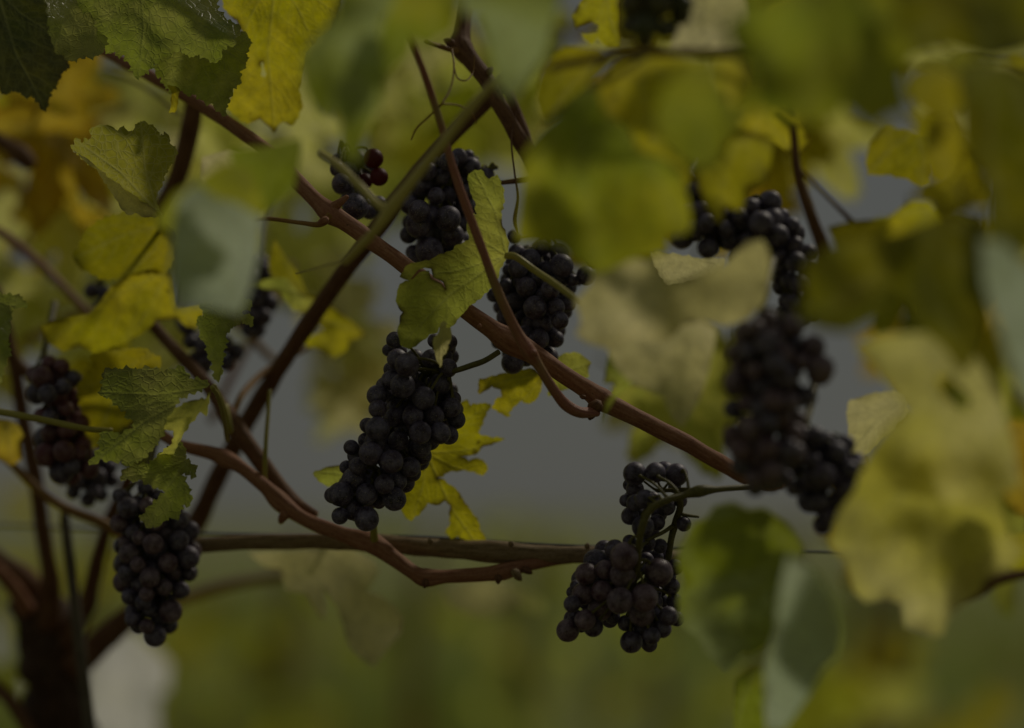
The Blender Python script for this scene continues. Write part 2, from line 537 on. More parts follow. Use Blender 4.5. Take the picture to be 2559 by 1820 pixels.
def leaf(shoot, zone, pts, D, mat, o=None, tilt=(0, 0), wave=0.003, fold=0.0, curl=0.0, res=None, jit=None, hole=None, petiole=None, label=None, pr=6.0, teeth=None, main=5):
    """A leaf blade grown from its outline; the blade bends in depth, and has veins and a worn rim."""
    S = np.array(to_src(zone, pts), dtype=float)
    D = dmap(D)
    if mat in ('cream', 'yellow', 'lime', 'amber', 'fan', 'butter', 'sun_painted', 'glow'):
        tilt = (tilt[0], tilt[1] - 0.75)
    elif mat in ('green', 'olive', 'gloss', 'pale', 'deep'):
        tilt = (tilt[0], tilt[1] - 0.95)
    blur = abs(D - 1.5)
    if res is None:
        res = 0.0011 if blur < 0.09 else (0.002 if blur < 0.2 else 0.0035)
    if jit is None:
        jit = 0.0006 if blur < 0.12 else 0.0
    sc = KPX * D
    c = S.mean(axis=0)
    Q = (S - c) * sc
    Q[:, 1] *= -1
    org = Q[np.argmin(Q[:, 1])] if o is None else (np.array(to_src(zone, [o])[0]) - c) * sc * np.array((1, -1))
    if teeth is None:
        teeth = 0.0 if blur > 0.12 else {'green': 0.0019, 'dark': 0.0015, 'fan': 0.0009, 'top': 0.0020, 'olive': 0.0012}.get(mat, 0.0006)
    sgn = np.sign(poly_area(Q))
    out = []
    arc, wl = 0.0, 0.006
    for i in range(len(Q)):
        a, b = Q[i], Q[(i + 1) % len(Q)]
        l = np.linalg.norm(b - a)
        n = max(1, int(l / (0.0009 if teeth > 0.0008 else res * 1.6)))
        nr = np.array((-(b - a)[1], (b - a)[0])) / (l + 1e-12)
        for k in range(n):
            t = k / n
            bow = math.sin(t * math.pi) * 0.06 * l * (RNG.rand() * 0.4 + 0.8) * (0 if l < 0.004 else 1)
            arc += l / n
            if arc > wl:
                arc, wl = 0.0, 0.0035 + 0.0045 * RNG.rand()
            saw = (arc / wl) ** 1.3 if arc / wl < 0.72 else (1 - arc / wl) / 0.28 * 0.65
            out.append(a + (b - a) * t - nr * sgn * teeth * saw * 1.4 * (k > 0) + nr * (RNG.randn() * jit * 0.6 * (k > 0)) - nr * bow * (0.5 if blur < 0.1 else 0.2) * np.sign(poly_area(Q)))
    out = np.array(out)
    lo, hi = out.min(axis=0), out.max(axis=0)
    gx = np.arange(lo[0], hi[0], res)
    gy = np.arange(lo[1], hi[1], res * 0.87)
    G = np.array([(x + (res / 2 if j % 2 else 0), y) for j, y in enumerate(gy) for x in gx])
    G = G + RNG.randn(*G.shape) * res * 0.12
    G = G[inside(G, out)]
    dmin = np.full(len(G), 9.0)
    for i in range(len(out)):
        dd, _ = seg_dist(G, out[i], out[(i + 1) % len(out)])
        dmin = np.minimum(dmin, dd)
    G = G[dmin > res * 0.45]
    holes = []
    extra = []
    if hole:
        for h in hole:
            H = (np.array(to_src(zone, h)) - c) * sc * np.array((1, -1))
            HH = []
            for i in range(len(H)):
                a, b = H[i], H[(i + 1) % len(H)]
                n = max(1, int(np.linalg.norm(b - a) / res))
                HH += [a + (b - a) * k / n for k in range(n)]
            HH = np.array(HH)
            holes.append(HH)
            extra.append(HH)
    allp = np.vstack([out, G] + extra) if extra else np.vstack([out, G])
    no = len(out)
    edges = [(i, (i + 1) % no) for i in range(no)]
    base = no + len(G)
    for HH in extra:
        edges += [(base + i, base + (i + 1) % len(HH)) for i in range(len(HH))]
        base += len(HH)
    K = 1000.0
    vs, _, fs, *_r = delaunay_2d_cdt([Vector((p[0] * K, p[1] * K)) for p in allp], edges, [], 1, 1e-4)
    U = np.array([(v.x / K, v.y / K) for v in vs])
    if holes:
        cen = np.array([U[list(f)].mean(axis=0) for f in fs])
        keep = np.ones(len(fs), dtype=bool)
        for HH in holes:
            keep &= ~inside(cen, HH)
        fs = [f for f, k in zip(fs, keep) if k]
    # attributes
    vein = np.zeros(len(U))
    if blur < 0.6:
        for a, b, w in vein_segments(out, org, main):
            d, t = seg_dist(U, a, b)
            ww = max(abs(w) * (1.0 if blur < 0.15 else 2.2), res * 0.5)
            vein = np.maximum(vein, np.exp(-(d / ww) ** 2) * (1.0 - 0.35 * t) * (1.0 if w > 0 else 0.5))
    rim = np.zeros(len(U))
    dm = np.full(len(U), 9.0)
    step = out if len(out) < 400 else out[::2]
    for poly in [step] + holes:
        for i in range(len(poly)):
            d, _ = seg_dist(U, poly[i], poly[(i + 1) % len(poly)])
            dm = np.minimum(dm, d)
    rim = np.exp(-dm / 0.0022)
    # depth
    far = U[np.argmax(np.linalg.norm(U - org, axis=1))]
    ax = (far - org) / (np.linalg.norm(far - org) + 1e-9)
    perp = np.abs((U - org) @ np.array((-ax[1], ax[0])))
    sd = RNG.rand() * 40
    h = tilt[0] * U[:, 0] + tilt[1] * U[:, 1] + fold * perp
    R2 = (np.linalg.norm(hi - lo) / 2) ** 2
    h = h + curl * (U ** 2).sum(axis=1) / R2
    for i in range(len(U)):
        q = Vector((U[i, 0] * 30 + sd, U[i, 1] * 30, 0.0))
        h[i] += wave * mnoise.noise(q) * 1.6
        if blur < 0.2:
            q2 = Vector((U[i, 0] * 110 + sd, U[i, 1] * 110, 3.0))
            h[i] += min(wave, 0.003) * 0.35 * mnoise.noise(q2)
    h += 0.0003 * vein
    W = np.empty((len(U), 3))
    f, r_, u_ = np.array(FWD), np.array(RGT), np.array(UPV)
    px = c[0] + U[:, 0] / sc
    py = c[1] - U[:, 1] / sc
    DD = D + h
    W[:] = np.array(CAM) + DD[:, None] * f + ((px - 1279.5) * KPX * DD)[:, None] * r_ + ((910 - py) * KPX * DD)[:, None] * u_
    ob = mesh_obj('leaf', W, fs, LM[mat], shoot, attrs={'vein': vein, 'rim': rim})
    if label:
        ob['label'] = label
    if petiole:
        pp = to_src(zone, [(x, y) for x, y, *_q in petiole])
        path = []
        for (sx, sy), q in zip(pp, petiole):
            dd = q[2] if len(q) > 2 else 1.5
            path.append((P(sx, sy, dd), pr * KPX * dmap(dd)))
        tube('petiole', path, BARK['petiole'], ob, seg=8, rough=0.03, sub=5)
    return ob


def poly_area(Q):
    x, y = Q[:, 0], Q[:, 1]
    return 0.5 * np.sum(x * np.roll(y, -1) - y * np.roll(x, -1))


def generic_leaf_mesh(name, seed):
    rg = np.random.RandomState(seed)
    pts = []
    lob = [(0, 1.0, 0.36), (0.95, 0.86, 0.34), (-0.95, 0.84, 0.34), (1.95, 0.66, 0.40), (-1.95, 0.68, 0.40)]
    lob = [(a + rg.randn() * 0.06, r * (1 + rg.randn() * 0.06), w) for a, r, w in lob]
    N = 150
    for i in range(N):
        th = -math.pi + 2 * math.pi * (i + 0.5) / N
        r = 0.46
        for a, rr, w in lob:
            r = max(r, 0.30 + (rr - 0.30) * math.exp(-((th - a) / w) ** 2) + 0.10)
        r *= 1.0 - 0.62 * math.exp(-((abs(th) - math.pi) / 0.28) ** 2)
        saw = (i * 0.29 + rg.rand() * 0.12) % 1.0
        r *= 0.95 + 0.10 * (1 - saw)
        pts.append((r * math.sin(th) * 0.62, -r * math.cos(th) * 0.62))
    out = np.array(pts)
    res = 0.05
    gx = np.arange(-0.8, 0.8, res)
    G = np.array([(x + (res / 2 if j % 2 else 0), y) for j, y in enumerate(np.arange(-0.9, 0.6, res)) for x in gx])
    G = G[inside(G, out)]
    allp = np.vstack([out, G])
    vs, _, fs, *_r = delaunay_2d_cdt([Vector(p) for p in allp], [(i, (i + 1) % N) for i in range(N)], [], 1, 1e-6)
    U = np.array([(v.x, v.y) for v in vs])
    vein = np.zeros(len(U))
    for a, rr, w in lob:
        d, t = seg_dist(U, np.zeros(2), np.array((math.sin(a), -math.cos(a))) * rr * 0.6)
        vein = np.maximum(vein, np.exp(-(d / 0.022) ** 2) * (1 - 0.3 * t))
    rim = np.zeros(len(U))
    dm = np.full(len(U), 9.0)
    for i in range(N):
        d, _ = seg_dist(U, out[i], out[(i + 1) % N])
        dm = np.minimum(dm, d)
    rim = np.exp(-dm / 0.025)
    Z = np.array([0.14 * mnoise.noise(Vector((u * 2.6 + seed * 3, v * 2.6, 1.7))) + 0.10 * abs(u) * (1 if seed % 2 else -1) - 0.22 * (v + 0.2) ** 2 + 0.03 * mnoise.noise(Vector((u * 9, v * 9, seed))) for u, v in U])
    me = bpy.data.meshes.new(name)
    me.from_pydata([(u, -z, v) for (u, v), z in zip(U, Z)], [], [tuple(f) for f in fs])
    me.polygons.foreach_set('use_smooth', [True] * len(me.polygons))
    for k, a in (('vein', vein), ('rim', rim)):
        at = me.attributes.new(k, 'FLOAT', 'POINT')
        at.data.foreach_set('value', a.astype(np.float32))
    return me


GEN = {}
_base = [generic_leaf_mesh('vine_leaf', s) for s in range(5)]
for k, m in LM.items():
    # object-space textures are in metres, these meshes in leaf widths: the materials get a scaled twin
    GEN[k] = []
    for b in _base:
        c = b.copy()
        c.materials.append(m)
        GEN[k].append(c)
_pet = {}
def petiole_mesh():
    if 'm' not in _pet:
        path = [(Vector((0, 0, 0)), 0.016), (Vector((0.03, 0.10, 0.16)), 0.015), (Vector((0.02, 0.16, 0.36)), 0.016), (Vector((-0.02, 0.18, 0.60)), 0.020)]
        v, f, u = tube_data(path, seg=6, rough=0.02, sub=4)
        me = bpy.data.meshes.new('petiole')
        me.from_pydata([tuple(x) for x in v], [], f)
        me.polygons.foreach_set('use_smooth', [True] * len(me.polygons))
        uvl = me.uv_layers.new(name='UVMap')
        for lp in me.loops:
            uvl.data[lp.index].uv = u[lp.vertex_index]
        me.materials.append(BARK['petiole'])
        _pet['m'] = me
    return _pet['m']


def gleaf(shoot, vx, vy, D, width_mm, mat, yaw=0.0, pitch=0.0, roll=0.0, pet=True):
    me = random.choice(GEN[mat])
    o = bpy.data.objects.new('leaf', me)
    link(o, shoot, PV(vx, vy, D))
    s = width_mm / 1000.0
    o.scale = (s, s, s)
    o.rotation_euler = (Matrix.Rotation(yaw, 4, 'Z') @ Matrix.Rotation(pitch, 4, 'X') @ Matrix.Rotation(roll, 4, 'Y')).to_euler()
    if pet:
        p = bpy.data.objects.new('petiole', petiole_mesh())
        COL.objects.link(p)
        p.parent = o
    return o


def scatter(shoot, x0, x1, y0, y1, D0, D1, n, mats, w=(80, 120), keep=None, pet=True, tiltup=0.5):
    k = 0
    tries = 0
    while k < n and tries < n * 30:
        tries += 1
        x, y, D = random.uniform(x0, x1), random.uniform(y0, y1), random.uniform(D0, D1)
        if keep and not keep(x, y):
            continue
        gleaf(shoot, x, y, D, random.uniform(*w), random.choice(mats), random.gauss(0, 0.55), random.gauss(tiltup, 0.4), random.gauss(0, 0.6), pet)
        k += 1


# ---------------------------------------------------------------- setting: ground, grass
def ground_mat():
    m, nt = new_mat('grassy_ground')
    L = nt.links.new
    out = nd(nt, 'ShaderNodeOutputMaterial')
    tc = nd(nt, 'ShaderNodeTexCoord')
    n1 = nd(nt, 'ShaderNodeTexNoise', Scale=0.55, Detail=4.0, Roughness=0.6)
    L(tc.outputs['Object'], n1.inputs['Vector'])
    n2 = nd(nt, 'ShaderNodeTexNoise', Scale=9.0, Detail=5.0, Roughness=0.7)
    L(tc.outputs['Object'], n2.inputs['Vector'])
    c = ramp(nt, n1.outputs[0], [(0.30, (0.28, 0.19, 0.08)), (0.44, (0.20, 0.24, 0.05)), (0.56, (0.26, 0.31, 0.08)), (0.70, (0.42, 0.38, 0.17))])
    c = mixc(nt, 0.5, c, mixc(nt, n2.outputs[0], (0.14, 0.15, 0.04), (0.42, 0.42, 0.17)))
    sp = nd(nt, 'ShaderNodeSeparateXYZ')
    L(tc.outputs['Object'], sp.inputs[0])
    edge = mth(nt, 'ADD', mth(nt, 'ABSOLUTE', mth(nt, 'SUBTRACT', sp.outputs[1], 1.4)), mth(nt, 'MULTIPLY', n2.outputs[0], 0.6))
    soil = mth(nt, 'MULTIPLY', mth(nt, 'SUBTRACT', 1.9, edge), 3.0, clamp=True)      # dark soil strip, out of view, added to cut light from below
    c = mixc(nt, soil, c, mixc(nt, n2.outputs[0], (0.035, 0.022, 0.013), (0.11, 0.075, 0.045)))
    pr = nd(nt, 'ShaderNodeBsdfPrincipled', Roughness=0.9)
    L(c, pr.inputs['Base Color'])
    L(pr.outputs[0], out.inputs['Surface'])
    return m


def make_ground():
    verts, faces = [], []
    n = 60
    for j in range(n + 1):
        for i in range(n + 1):
            a, b = (i / n * 2 - 1), (j / n * 2 - 1)
            x = 900 * a * abs(a) ** 1.5
            y = 900 * b * abs(b) ** 1.5
            verts.append((x, y, 0.25 * mnoise.noise(Vector((x * 0.05, y * 0.05, 0))) * min(1, abs(y) / 8) - 0.02))
    for j in range(n):
        for i in range(n):
            a = j * (n + 1) + i
            faces.append((a, a + 1, a + n + 2, a + n + 1))
    g = mesh_obj('ground', verts, faces, ground_mat(), origin=(0, 0, 0))
    g['kind'] = 'structure'
    return g


make_ground()


def make_grass():
    m, nt = new_mat('grass_blades')
    out = nd(nt, 'ShaderNodeOutputMaterial')
    tc = nd(nt, 'ShaderNodeTexCoord')
    n1 = nd(nt, 'ShaderNodeTexNoise', Scale=0.9, Detail=3.0)
    nt.links.new(tc.outputs['Object'], n1.inputs['Vector'])
    c = ramp(nt, n1.outputs[0], [(0.34, (0.52, 0.36, 0.13)), (0.43, (0.32, 0.42, 0.06)), (0.52, (0.46, 0.56, 0.14)), (0.62, (0.66, 0.66, 0.34))])
    d = nd(nt, 'ShaderNodeBsdfDiffuse')
    t = nd(nt, 'ShaderNodeBsdfTranslucent')
    mx = nd(nt, 'ShaderNodeMixShader')
    mx.inputs[0].default_value = 0.45
    nt.links.new(c, d.inputs[0])
    nt.links.new(c, t.inputs[0])
    nt.links.new(d.outputs[0], mx.inputs[1])
    nt.links.new(t.outputs[0], mx.inputs[2])
    nt.links.new(mx.outputs[0], out.inputs['Surface'])
    rg = np.random.RandomState(3)
    verts, faces = [], []
    for _ in range(4200):
        y = 7.0 + 26 * rg.rand() ** 1.6
        x = rg.uniform(-0.30, 0.30) * y
        hh = rg.uniform(0.10, 0.42) * (1.3 if rg.rand() < 0.15 else 1)
        for _b in range(5):
            bx, by = x + rg.randn() * 0.06, y + rg.randn() * 0.06
            a = rg.rand() * math.pi
            dx, dy = math.cos(a) * 0.012, math.sin(a) * 0.012
            lx, ly = rg.randn() * 0.12 * hh * 2, rg.randn() * 0.12 * hh * 2
            k = len(verts)
            verts += [(bx - dx, by - dy, -0.05), (bx + dx, by + dy, -0.05), (bx + lx * 0.4 + dx * 0.7, by + ly * 0.4 + dy * 0.7, hh * 0.6), (bx + lx * 0.4 - dx * 0.7, by + ly * 0.4 - dy * 0.7, hh * 0.6), (bx + lx, by + ly, hh)]
            faces += [(k, k + 1, k + 2, k + 3), (k + 3, k + 2, k + 4)]
    g = mesh_obj('grass', verts, faces, m, smooth=False, origin=(0, 10, 0))
    g['kind'] = 'stuff'
    tag(g, 'blurred green and straw coloured grass between the vine rows', 'grass')


make_grass()

# ---------------------------------------------------------------- canes
def cane(name, label, pts, bark, cat=None, part='stem', group=None, **kw):
    cat = cat or name.replace('_', ' ')
    path = vpath(pts)
    t = thing(name, path[0][0], label, cat, group)
    tube(part, path, BARK[bark], t, **kw)
    return t


def branch(c, pts, bark, name='side_stem', **kw):
    return tube(name, vpath(pts), BARK[bark], c, **kw)


def bud(c, vx, vy, D, r, bark, ang=0.0, ln=1.6):
    """a scaly pointed bud or spur stub on a node"""
    d = RGT * math.cos(ang) + UPV * math.sin(ang)
    p = PV(vx, vy, D)
    r = r * V2S * KPX * D
    tube('bud', [(p - d * r, r * 0.8), (p, r * 1.05), (p + d * r * ln * 0.6, r * 0.8), (p + d * r * ln, r * 0.35)], BARK[bark], c, seg=10, rough=0.22, sub=4, freq=220)


main_cane = cane('vine_cane', 'thick red brown cane running diagonally from upper left down to right', [
    (120, 40, 1.66, 11.0), (240, 118, 1.63, 12.0), (340, 172, 1.60, 12.9), (450, 236, 1.58, 13.8), (580, 325, 1.55, 15.6), (660, 402, 1.53, 17.5), (705, 447, 1.52, 18.4), (738, 476, 1.515, 24.8),
    (775, 500, 1.51, 19.3), (900, 590, 1.5, 18.4), (1035, 690, 1.5, 19.3), (1095, 733, 1.5, 21.2), (1138, 762, 1.5, 30.4), (1190, 790, 1.5, 22.1), (1260, 838, 1.5, 20.2), (1315, 872, 1.5, 22.1), (1340, 890, 1.5, 27.6),
    (1375, 910, 1.5, 21.2), (1500, 972, 1.51, 19.3), (1600, 1028, 1.525, 18.4), (1670, 1066, 1.55, 17.5), (1720, 1078, 1.60, 15.6), (1750, 1070, 1.66, 12.9)], 'red', seg=20, rough=0.07, sub=10)
branch(main_cane, [(735, 470, 1.515, 15), (758, 452, 1.51, 9), (775, 438, 1.51, 5)], 'red')
branch(main_cane, [(738, 480, 1.51, 12), (712, 500, 1.51, 7), (670, 497, 1.515, 5), (600, 488, 1.53, 4.5), (560, 492, 1.55, 4)], 'orange')
bud(main_cane, 722, 492, 1.495, 9, 'red', 3.6)
bud(main_cane, 1325, 908, 1.488, 15, 'dark', 3.9, 1.2)
bud(main_cane, 1318, 925, 1.49, 9, 'dark', 4.4, 1.3)
bud(main_cane, 1300, 885, 1.49, 5, 'dark', 3.0, 1.5)
bud(main_cane, 1068, 728, 1.49, 5, 'red', 4.3, 1.4)

red_shoot = cane('vine_shoot', 'slender red and green shoot hanging across the middle in front of the thick cane', [
    (905, 60, 1.40, 7), (925, 110, 1.41, 7.5), (957, 195, 1.425, 8), (985, 285, 1.435, 8.5), (1010, 375, 1.44, 9), (1043, 470, 1.445, 10.5), (1078, 565, 1.45, 10), (1112, 655, 1.455, 11),
    (1150, 735, 1.46, 12), (1180, 785, 1.462, 17), (1200, 815, 1.465, 12), (1235, 870, 1.47, 11), (1262, 903, 1.475, 13), (1295, 920, 1.48, 13), (1330, 918, 1.49, 12)], 'shoot', seg=14, rough=0.05)
bud(red_shoot, 1190, 787, 1.455, 7, 'shoot', -0.8, 1.5)
for tp in ([(985, 232, 1.43, 3.0), (955, 262, 1.44, 2.4), (930, 285, 1.45, 2.2), (917, 312, 1.46, 1.6)],
           [(985, 232, 1.43, 2.6), (1005, 195, 1.44, 2.2), (1012, 150, 1.45, 2.2), (1008, 110, 1.46, 2.0)],
           [(985, 232, 1.43, 2.4), (1020, 235, 1.44, 2.0), (1050, 250, 1.45, 1.8), (1062, 275, 1.46, 1.5)],
           [(1012, 150, 1.45, 2.0), (1020, 175, 1.45, 1.8), (1040, 180, 1.45, 1.7), (1055, 160, 1.46, 1.5), (1058, 125, 1.46, 1.4)]):
    branch(red_shoot, tp, 'orange', 'tendril', seg=6, rough=0.02)

upper_cane = cane('vine_cane', 'dark brown knobbly cane coming down from the top centre', [
    (1045, -60, 1.60, 17), (1036, 20, 1.58, 17), (1030, 70, 1.57, 19), (1028, 105, 1.565, 27), (1050, 135, 1.56, 20), (1085, 180, 1.555, 18), (1120, 245, 1.55, 18), (1165, 325, 1.55, 18),
    (1215, 410, 1.555, 17), (1270, 500, 1.56, 16), (1330, 590, 1.57, 15)], 'dark', seg=18, rough=0.10)
bud(upper_cane, 1003, 94, 1.55, 9, 'dark', 2.7, 1.6)
bud(upper_cane, 1092, 160, 1.55, 8, 'dark', 1.0, 1.5)
branch(upper_cane, [(1024, 115, 1.56, 8), (985, 105, 1.55, 6), (950, 92, 1.53, 5)], 'orange')
branch(upper_cane, [(1150, 250, 1.55, 2.6), (1140, 310, 1.54, 2.2), (1148, 390, 1.53, 2.4), (1155, 440, 1.53, 3.5), (1148, 490, 1.53, 5), (1155, 520, 1.53, 2)], 'dark', 'tendril', seg=6)
branch(upper_cane, [(1205, 395, 1.55, 7), (1165, 402, 1.54, 6.5), (1115, 408, 1.54, 5)], 'dark')
branch(upper_cane, [(1190, 350, 1.56, 12), (1160, 270, 1.57, 11), (1140, 220, 1.575, 10), (1120, 170, 1.58, 8)], 'dark')

cross_cane = cane('vine_cane', 'dark cane slanting down left behind the pale green shoot', [
    (1180, 120, 1.57, 14), (1090, 222, 1.58, 16), (985, 325, 1.59, 17), (900, 425, 1.60, 18), (855, 490, 1.605, 21), (800, 565, 1.61, 19), (735, 652, 1.63, 19), (672, 745, 1.65, 19), (610, 842, 1.68, 19),
    (545, 950, 1.71, 20), (480, 1075, 1.74, 21), (430, 1180, 1.77, 22), (330, 1330, 1.82, 24), (215, 1440, 1.86, 30), (160, 1490, 1.87, 34)], 'dark', seg=14, rough=0.07)

green_shoot = cane('vine_shoot', 'blurred yellow green shoot forking over the dark slanting cane', [
    (1150, 140, 1.34, 9), (1105, 182, 1.345, 10), (1045, 245, 1.35, 11), (985, 322, 1.355, 11.5), (920, 402, 1.36, 12), (873, 462, 1.365, 15), (838, 512, 1.37, 11), (800, 552, 1.38, 10), (768, 585, 1.39, 9)], 'green', seg=12, rough=0.05)
branch(green_shoot, [(868, 468, 1.365, 11), (838, 452, 1.37, 9), (790, 402, 1.38, 9.5), (745, 362, 1.39, 9), (715, 342, 1.40, 8)], 'green', seg=10)
branch(green_shoot, [(770, 583, 1.39, 5), (735, 590, 1.41, 2.5), (700, 600, 1.43, 2.2), (660, 610, 1.46, 2)], 'green', 'tendril', seg=6)

old_cane = cane('vine_cane', 'old fibrous brown cane lying level along the trellis wire', [
    (330, 1226, 1.64, 18), (440, 1216, 1.62, 17), (560, 1210, 1.61, 17), (700, 1206, 1.60, 18), (850, 1212, 1.585, 20), (1000, 1224, 1.57, 21), (1130, 1232, 1.56, 24), (1200, 1236, 1.56, 21), (1300, 1238, 1.56, 19),
    (1420, 1242, 1.57, 18), (1560, 1250, 1.6, 17)], 'old', seg=18, rough=0.10)
for bx_ in (960, 1140, 1310):
    bud(old_cane, bx_, 1205 + (bx_ - 900) * 0.03, 1.55, 6, 'old', 1.4, 1.1)

low_cane = cane('vine_cane', 'red brown cane dipping below the centre bunch to a cut end', [
    (330, 950, 1.60, 11), (400, 992, 1.59, 12), (470, 1010, 1.585, 15), (500, 1022, 1.585, 20), (540, 1045, 1.58, 15), (590, 1085, 1.575, 15), (625, 1118, 1.575, 21), (680, 1158, 1.57, 16), (760, 1190, 1.565, 17), (830, 1212, 1.56, 24), (880, 1245, 1.555, 18), (920, 1275, 1.55, 17), (950, 1288, 1.55, 21),
    (1000, 1285, 1.55, 15), (1080, 1280, 1.55, 16), (1120, 1275, 1.55, 20), (1165, 1262, 1.555, 15), (1230, 1250, 1.56, 13), (1300, 1242, 1.565, 10)], 'red', seg=16, rough=0.10)
bud(low_cane, 948, 1300, 1.545, 8, 'dark', -1.7, 1.4)
bud(low_cane, 1110, 1290, 1.545, 8, 'dark', -1.5, 1.5)
bud(low_cane, 1150, 1280, 1.545, 10, 'old', -0.9, 1.8)
bud(low_cane, 1172, 1272, 1.55, 8, 'dark', -0.4, 2.0)
bud(low_cane, 632, 1150, 1.57, 11, 'red', -2.0, 1.7)
branch(low_cane, [(835, 1205, 1.555, 9), (833, 1180, 1.55, 8), (831, 1150, 1.55, 7)], 'petiole')
branch(low_cane, [(590, 1080, 1.58, 6), (592, 1000, 1.58, 5), (597, 930, 1.59, 4.5), (602, 870, 1.60, 4)], 'petiole', 'petiole')

fork_cane = cane('vine_cane', 'brown cane dropping from behind the curled leaf into the low cane', [
    (330, 715, 1.66, 13), (390, 780, 1.65, 14), (445, 838, 1.64, 15), (490, 900, 1.63, 17), (520, 945, 1.62, 22), (560, 1000, 1.61, 20), (605, 1060, 1.60, 18), (650, 1115, 1.59, 17), (700, 1150, 1.58, 15)], 'dark', seg=14, rough=0.08)
branch(fork_cane, [(500, 905, 1.60, 10), (512, 960, 1.59, 9), (495, 900, 1.58, 7), (478, 860, 1.54, 5)], 'petiole', 'petiole')
branch(fork_cane, [(515, 940, 1.62, 8), (540, 880, 1.65, 8), (590, 830, 1.68, 8), (660, 790, 1.70, 6), (700, 770, 1.71, 4)], 'orange')

left_cane = cane('vine_cane', 'dark brown upright cane left of the top centre leaves', [
    (440, 170, 1.68, 18), (432, 240, 1.69, 21), (418, 315, 1.70, 22), (395, 395, 1.71, 21), (362, 465, 1.73, 19), (320, 560, 1.76, 18)], 'dark', seg=14, rough=0.06)
branch(left_cane, [(430, 210, 1.68, 4), (390, 190, 1.70, 4.5), (330, 165, 1.73, 4.5), (250, 150, 1.78, 4)], 'green')
branch(left_cane, [(400, 255, 1.69, 4), (340, 210, 1.70, 4), (290, 180, 1.72, 4), (235, 160, 1.75, 4)], 'petiole', 'petiole')

vine_trunk = thing('grapevine', P(140, 2300, 1.9), 'thick dark vine trunk with forking arms in the lower left corner', 'grapevine')
tube('trunk', [(Vector((P(150, 2300, 1.93).x, P(150, 2300, 1.93).y, -0.05)), 0.05), (Vector((P(150, 2300, 1.93).x, P(150, 2300, 1.93).y, 0.3)), 0.038), (PV(150, 1800, 1.92), 0.027), (PV(130, 1624, 1.9), 0.024), (PV(118, 1500, 1.88), 0.023), (PV(105, 1400, 1.87), 0.024), (PV(80, 1330, 1.86), 0.020)], BARK['trunk'], vine_trunk, seg=18, rough=0.26, sub=14, freq=45)
branch(vine_trunk, [(110, 1400, 1.87, 44), (70, 1320, 1.86, 36), (20, 1270, 1.85, 28), (-60, 1215, 1.84, 24)], 'dark', 'arm', seg=14, rough=0.12)
branch(vine_trunk, [(110, 1390, 1.85, 30), (112, 1290, 1.82, 22), (95, 1180, 1.80, 18), (78, 1060, 1.78, 17), (50, 930, 1.77, 16), (35, 830, 1.76, 15), (10, 720, 1.75, 14)], 'dark', 'arm', seg=14, rough=0.08)
branch(vine_trunk, [(150, 1430, 1.86, 30), (195, 1340, 1.83, 22), (220, 1240, 1.80, 17), (245, 1160, 1.77, 15), (290, 1060, 1.73, 13)], 'dark', 'arm', seg=14, rough=0.10)
branch(vine_trunk, [(160, 1480, 1.86, 28), (230, 1425, 1.84, 20), (290, 1365, 1.82, 16), (360, 1300, 1.80, 14)], 'dark', 'arm', seg=12, rough=0.08)
branch(vine_trunk, [(60, 1360, 1.84, 20), (20, 1300, 1.82, 16), (-40, 1240, 1.80, 14)], 'red', 'arm', seg=12, rough=0.1)
branch(vine_trunk, [(-40, 1510, 1.86, 16), (20, 1560, 1.85, 16), (70, 1640, 1.85, 15)], 'dark', 'arm', seg=12, rough=0.1)

pink_cane = cane('vine_cane', 'blurred pinkish cane behind the lower left bunch', [
    (250, 1420, 2.05, 11), (330, 1370, 2.05, 12), (400, 1338, 2.05, 12.5), (500, 1305, 2.05, 12), (620, 1285, 2.06, 10), (720, 1270, 2.07, 8)], 'shoot', seg=10)
orange_shoot = cane('vine_shoot', 'blurred orange shoot slanting past the lower left trunk', [
    (-40, 985, 1.70, 8), (20, 1030, 1.70, 9), (90, 1095, 1.70, 10), (150, 1135, 1.70, 11), (240, 1172, 1.70, 12), (320, 1230, 1.71, 12)], 'orange', seg=10)
yellow_shoot = cane('vine_shoot', 'thin yellow leaf stalk crossing the left edge over dark grapes', [
    (-40, 912, 1.57, 8), (30, 924, 1.56, 8), (100, 937, 1.555, 7.5), (190, 956, 1.55, 7), (250, 960, 1.55, 6)], 'petiole', cat='vine shoot', seg=10)
haze_shoot = cane('vine_shoot', 'soft reddish shoot slanting through the yellow leaves at left', [
    (-30, 505, 1.78, 10), (20, 530, 1.78, 10), (90, 590, 1.78, 10), (150, 650, 1.78, 9), (200, 700, 1.78, 8)], 'shoot', seg=10)
mid_shoot = cane('vine_shoot', 'blurred pale shoot rising left of the dark slanting cane', [
    (470, 940, 1.9, 9), (520, 830, 1.92, 9), (570, 740, 1.94, 10), (615, 660, 1.96, 9), (650, 590, 1.98, 8)], 'shoot', seg=10)
branch(mid_shoot, [(500, 700, 1.80, 9), (545, 735, 1.82, 9), (590, 785, 1.85, 9), (620, 810, 1.88, 8)], 'orange')
low_left_shoot = cane('vine_shoot', 'blurred brown shoot rising at the left edge beside purple grapes', [
    (-10, 640, 1.72, 12), (8, 730, 1.72, 14), (30, 800, 1.73, 14), (85, 850, 1.74, 12)], 'dark', seg=10)

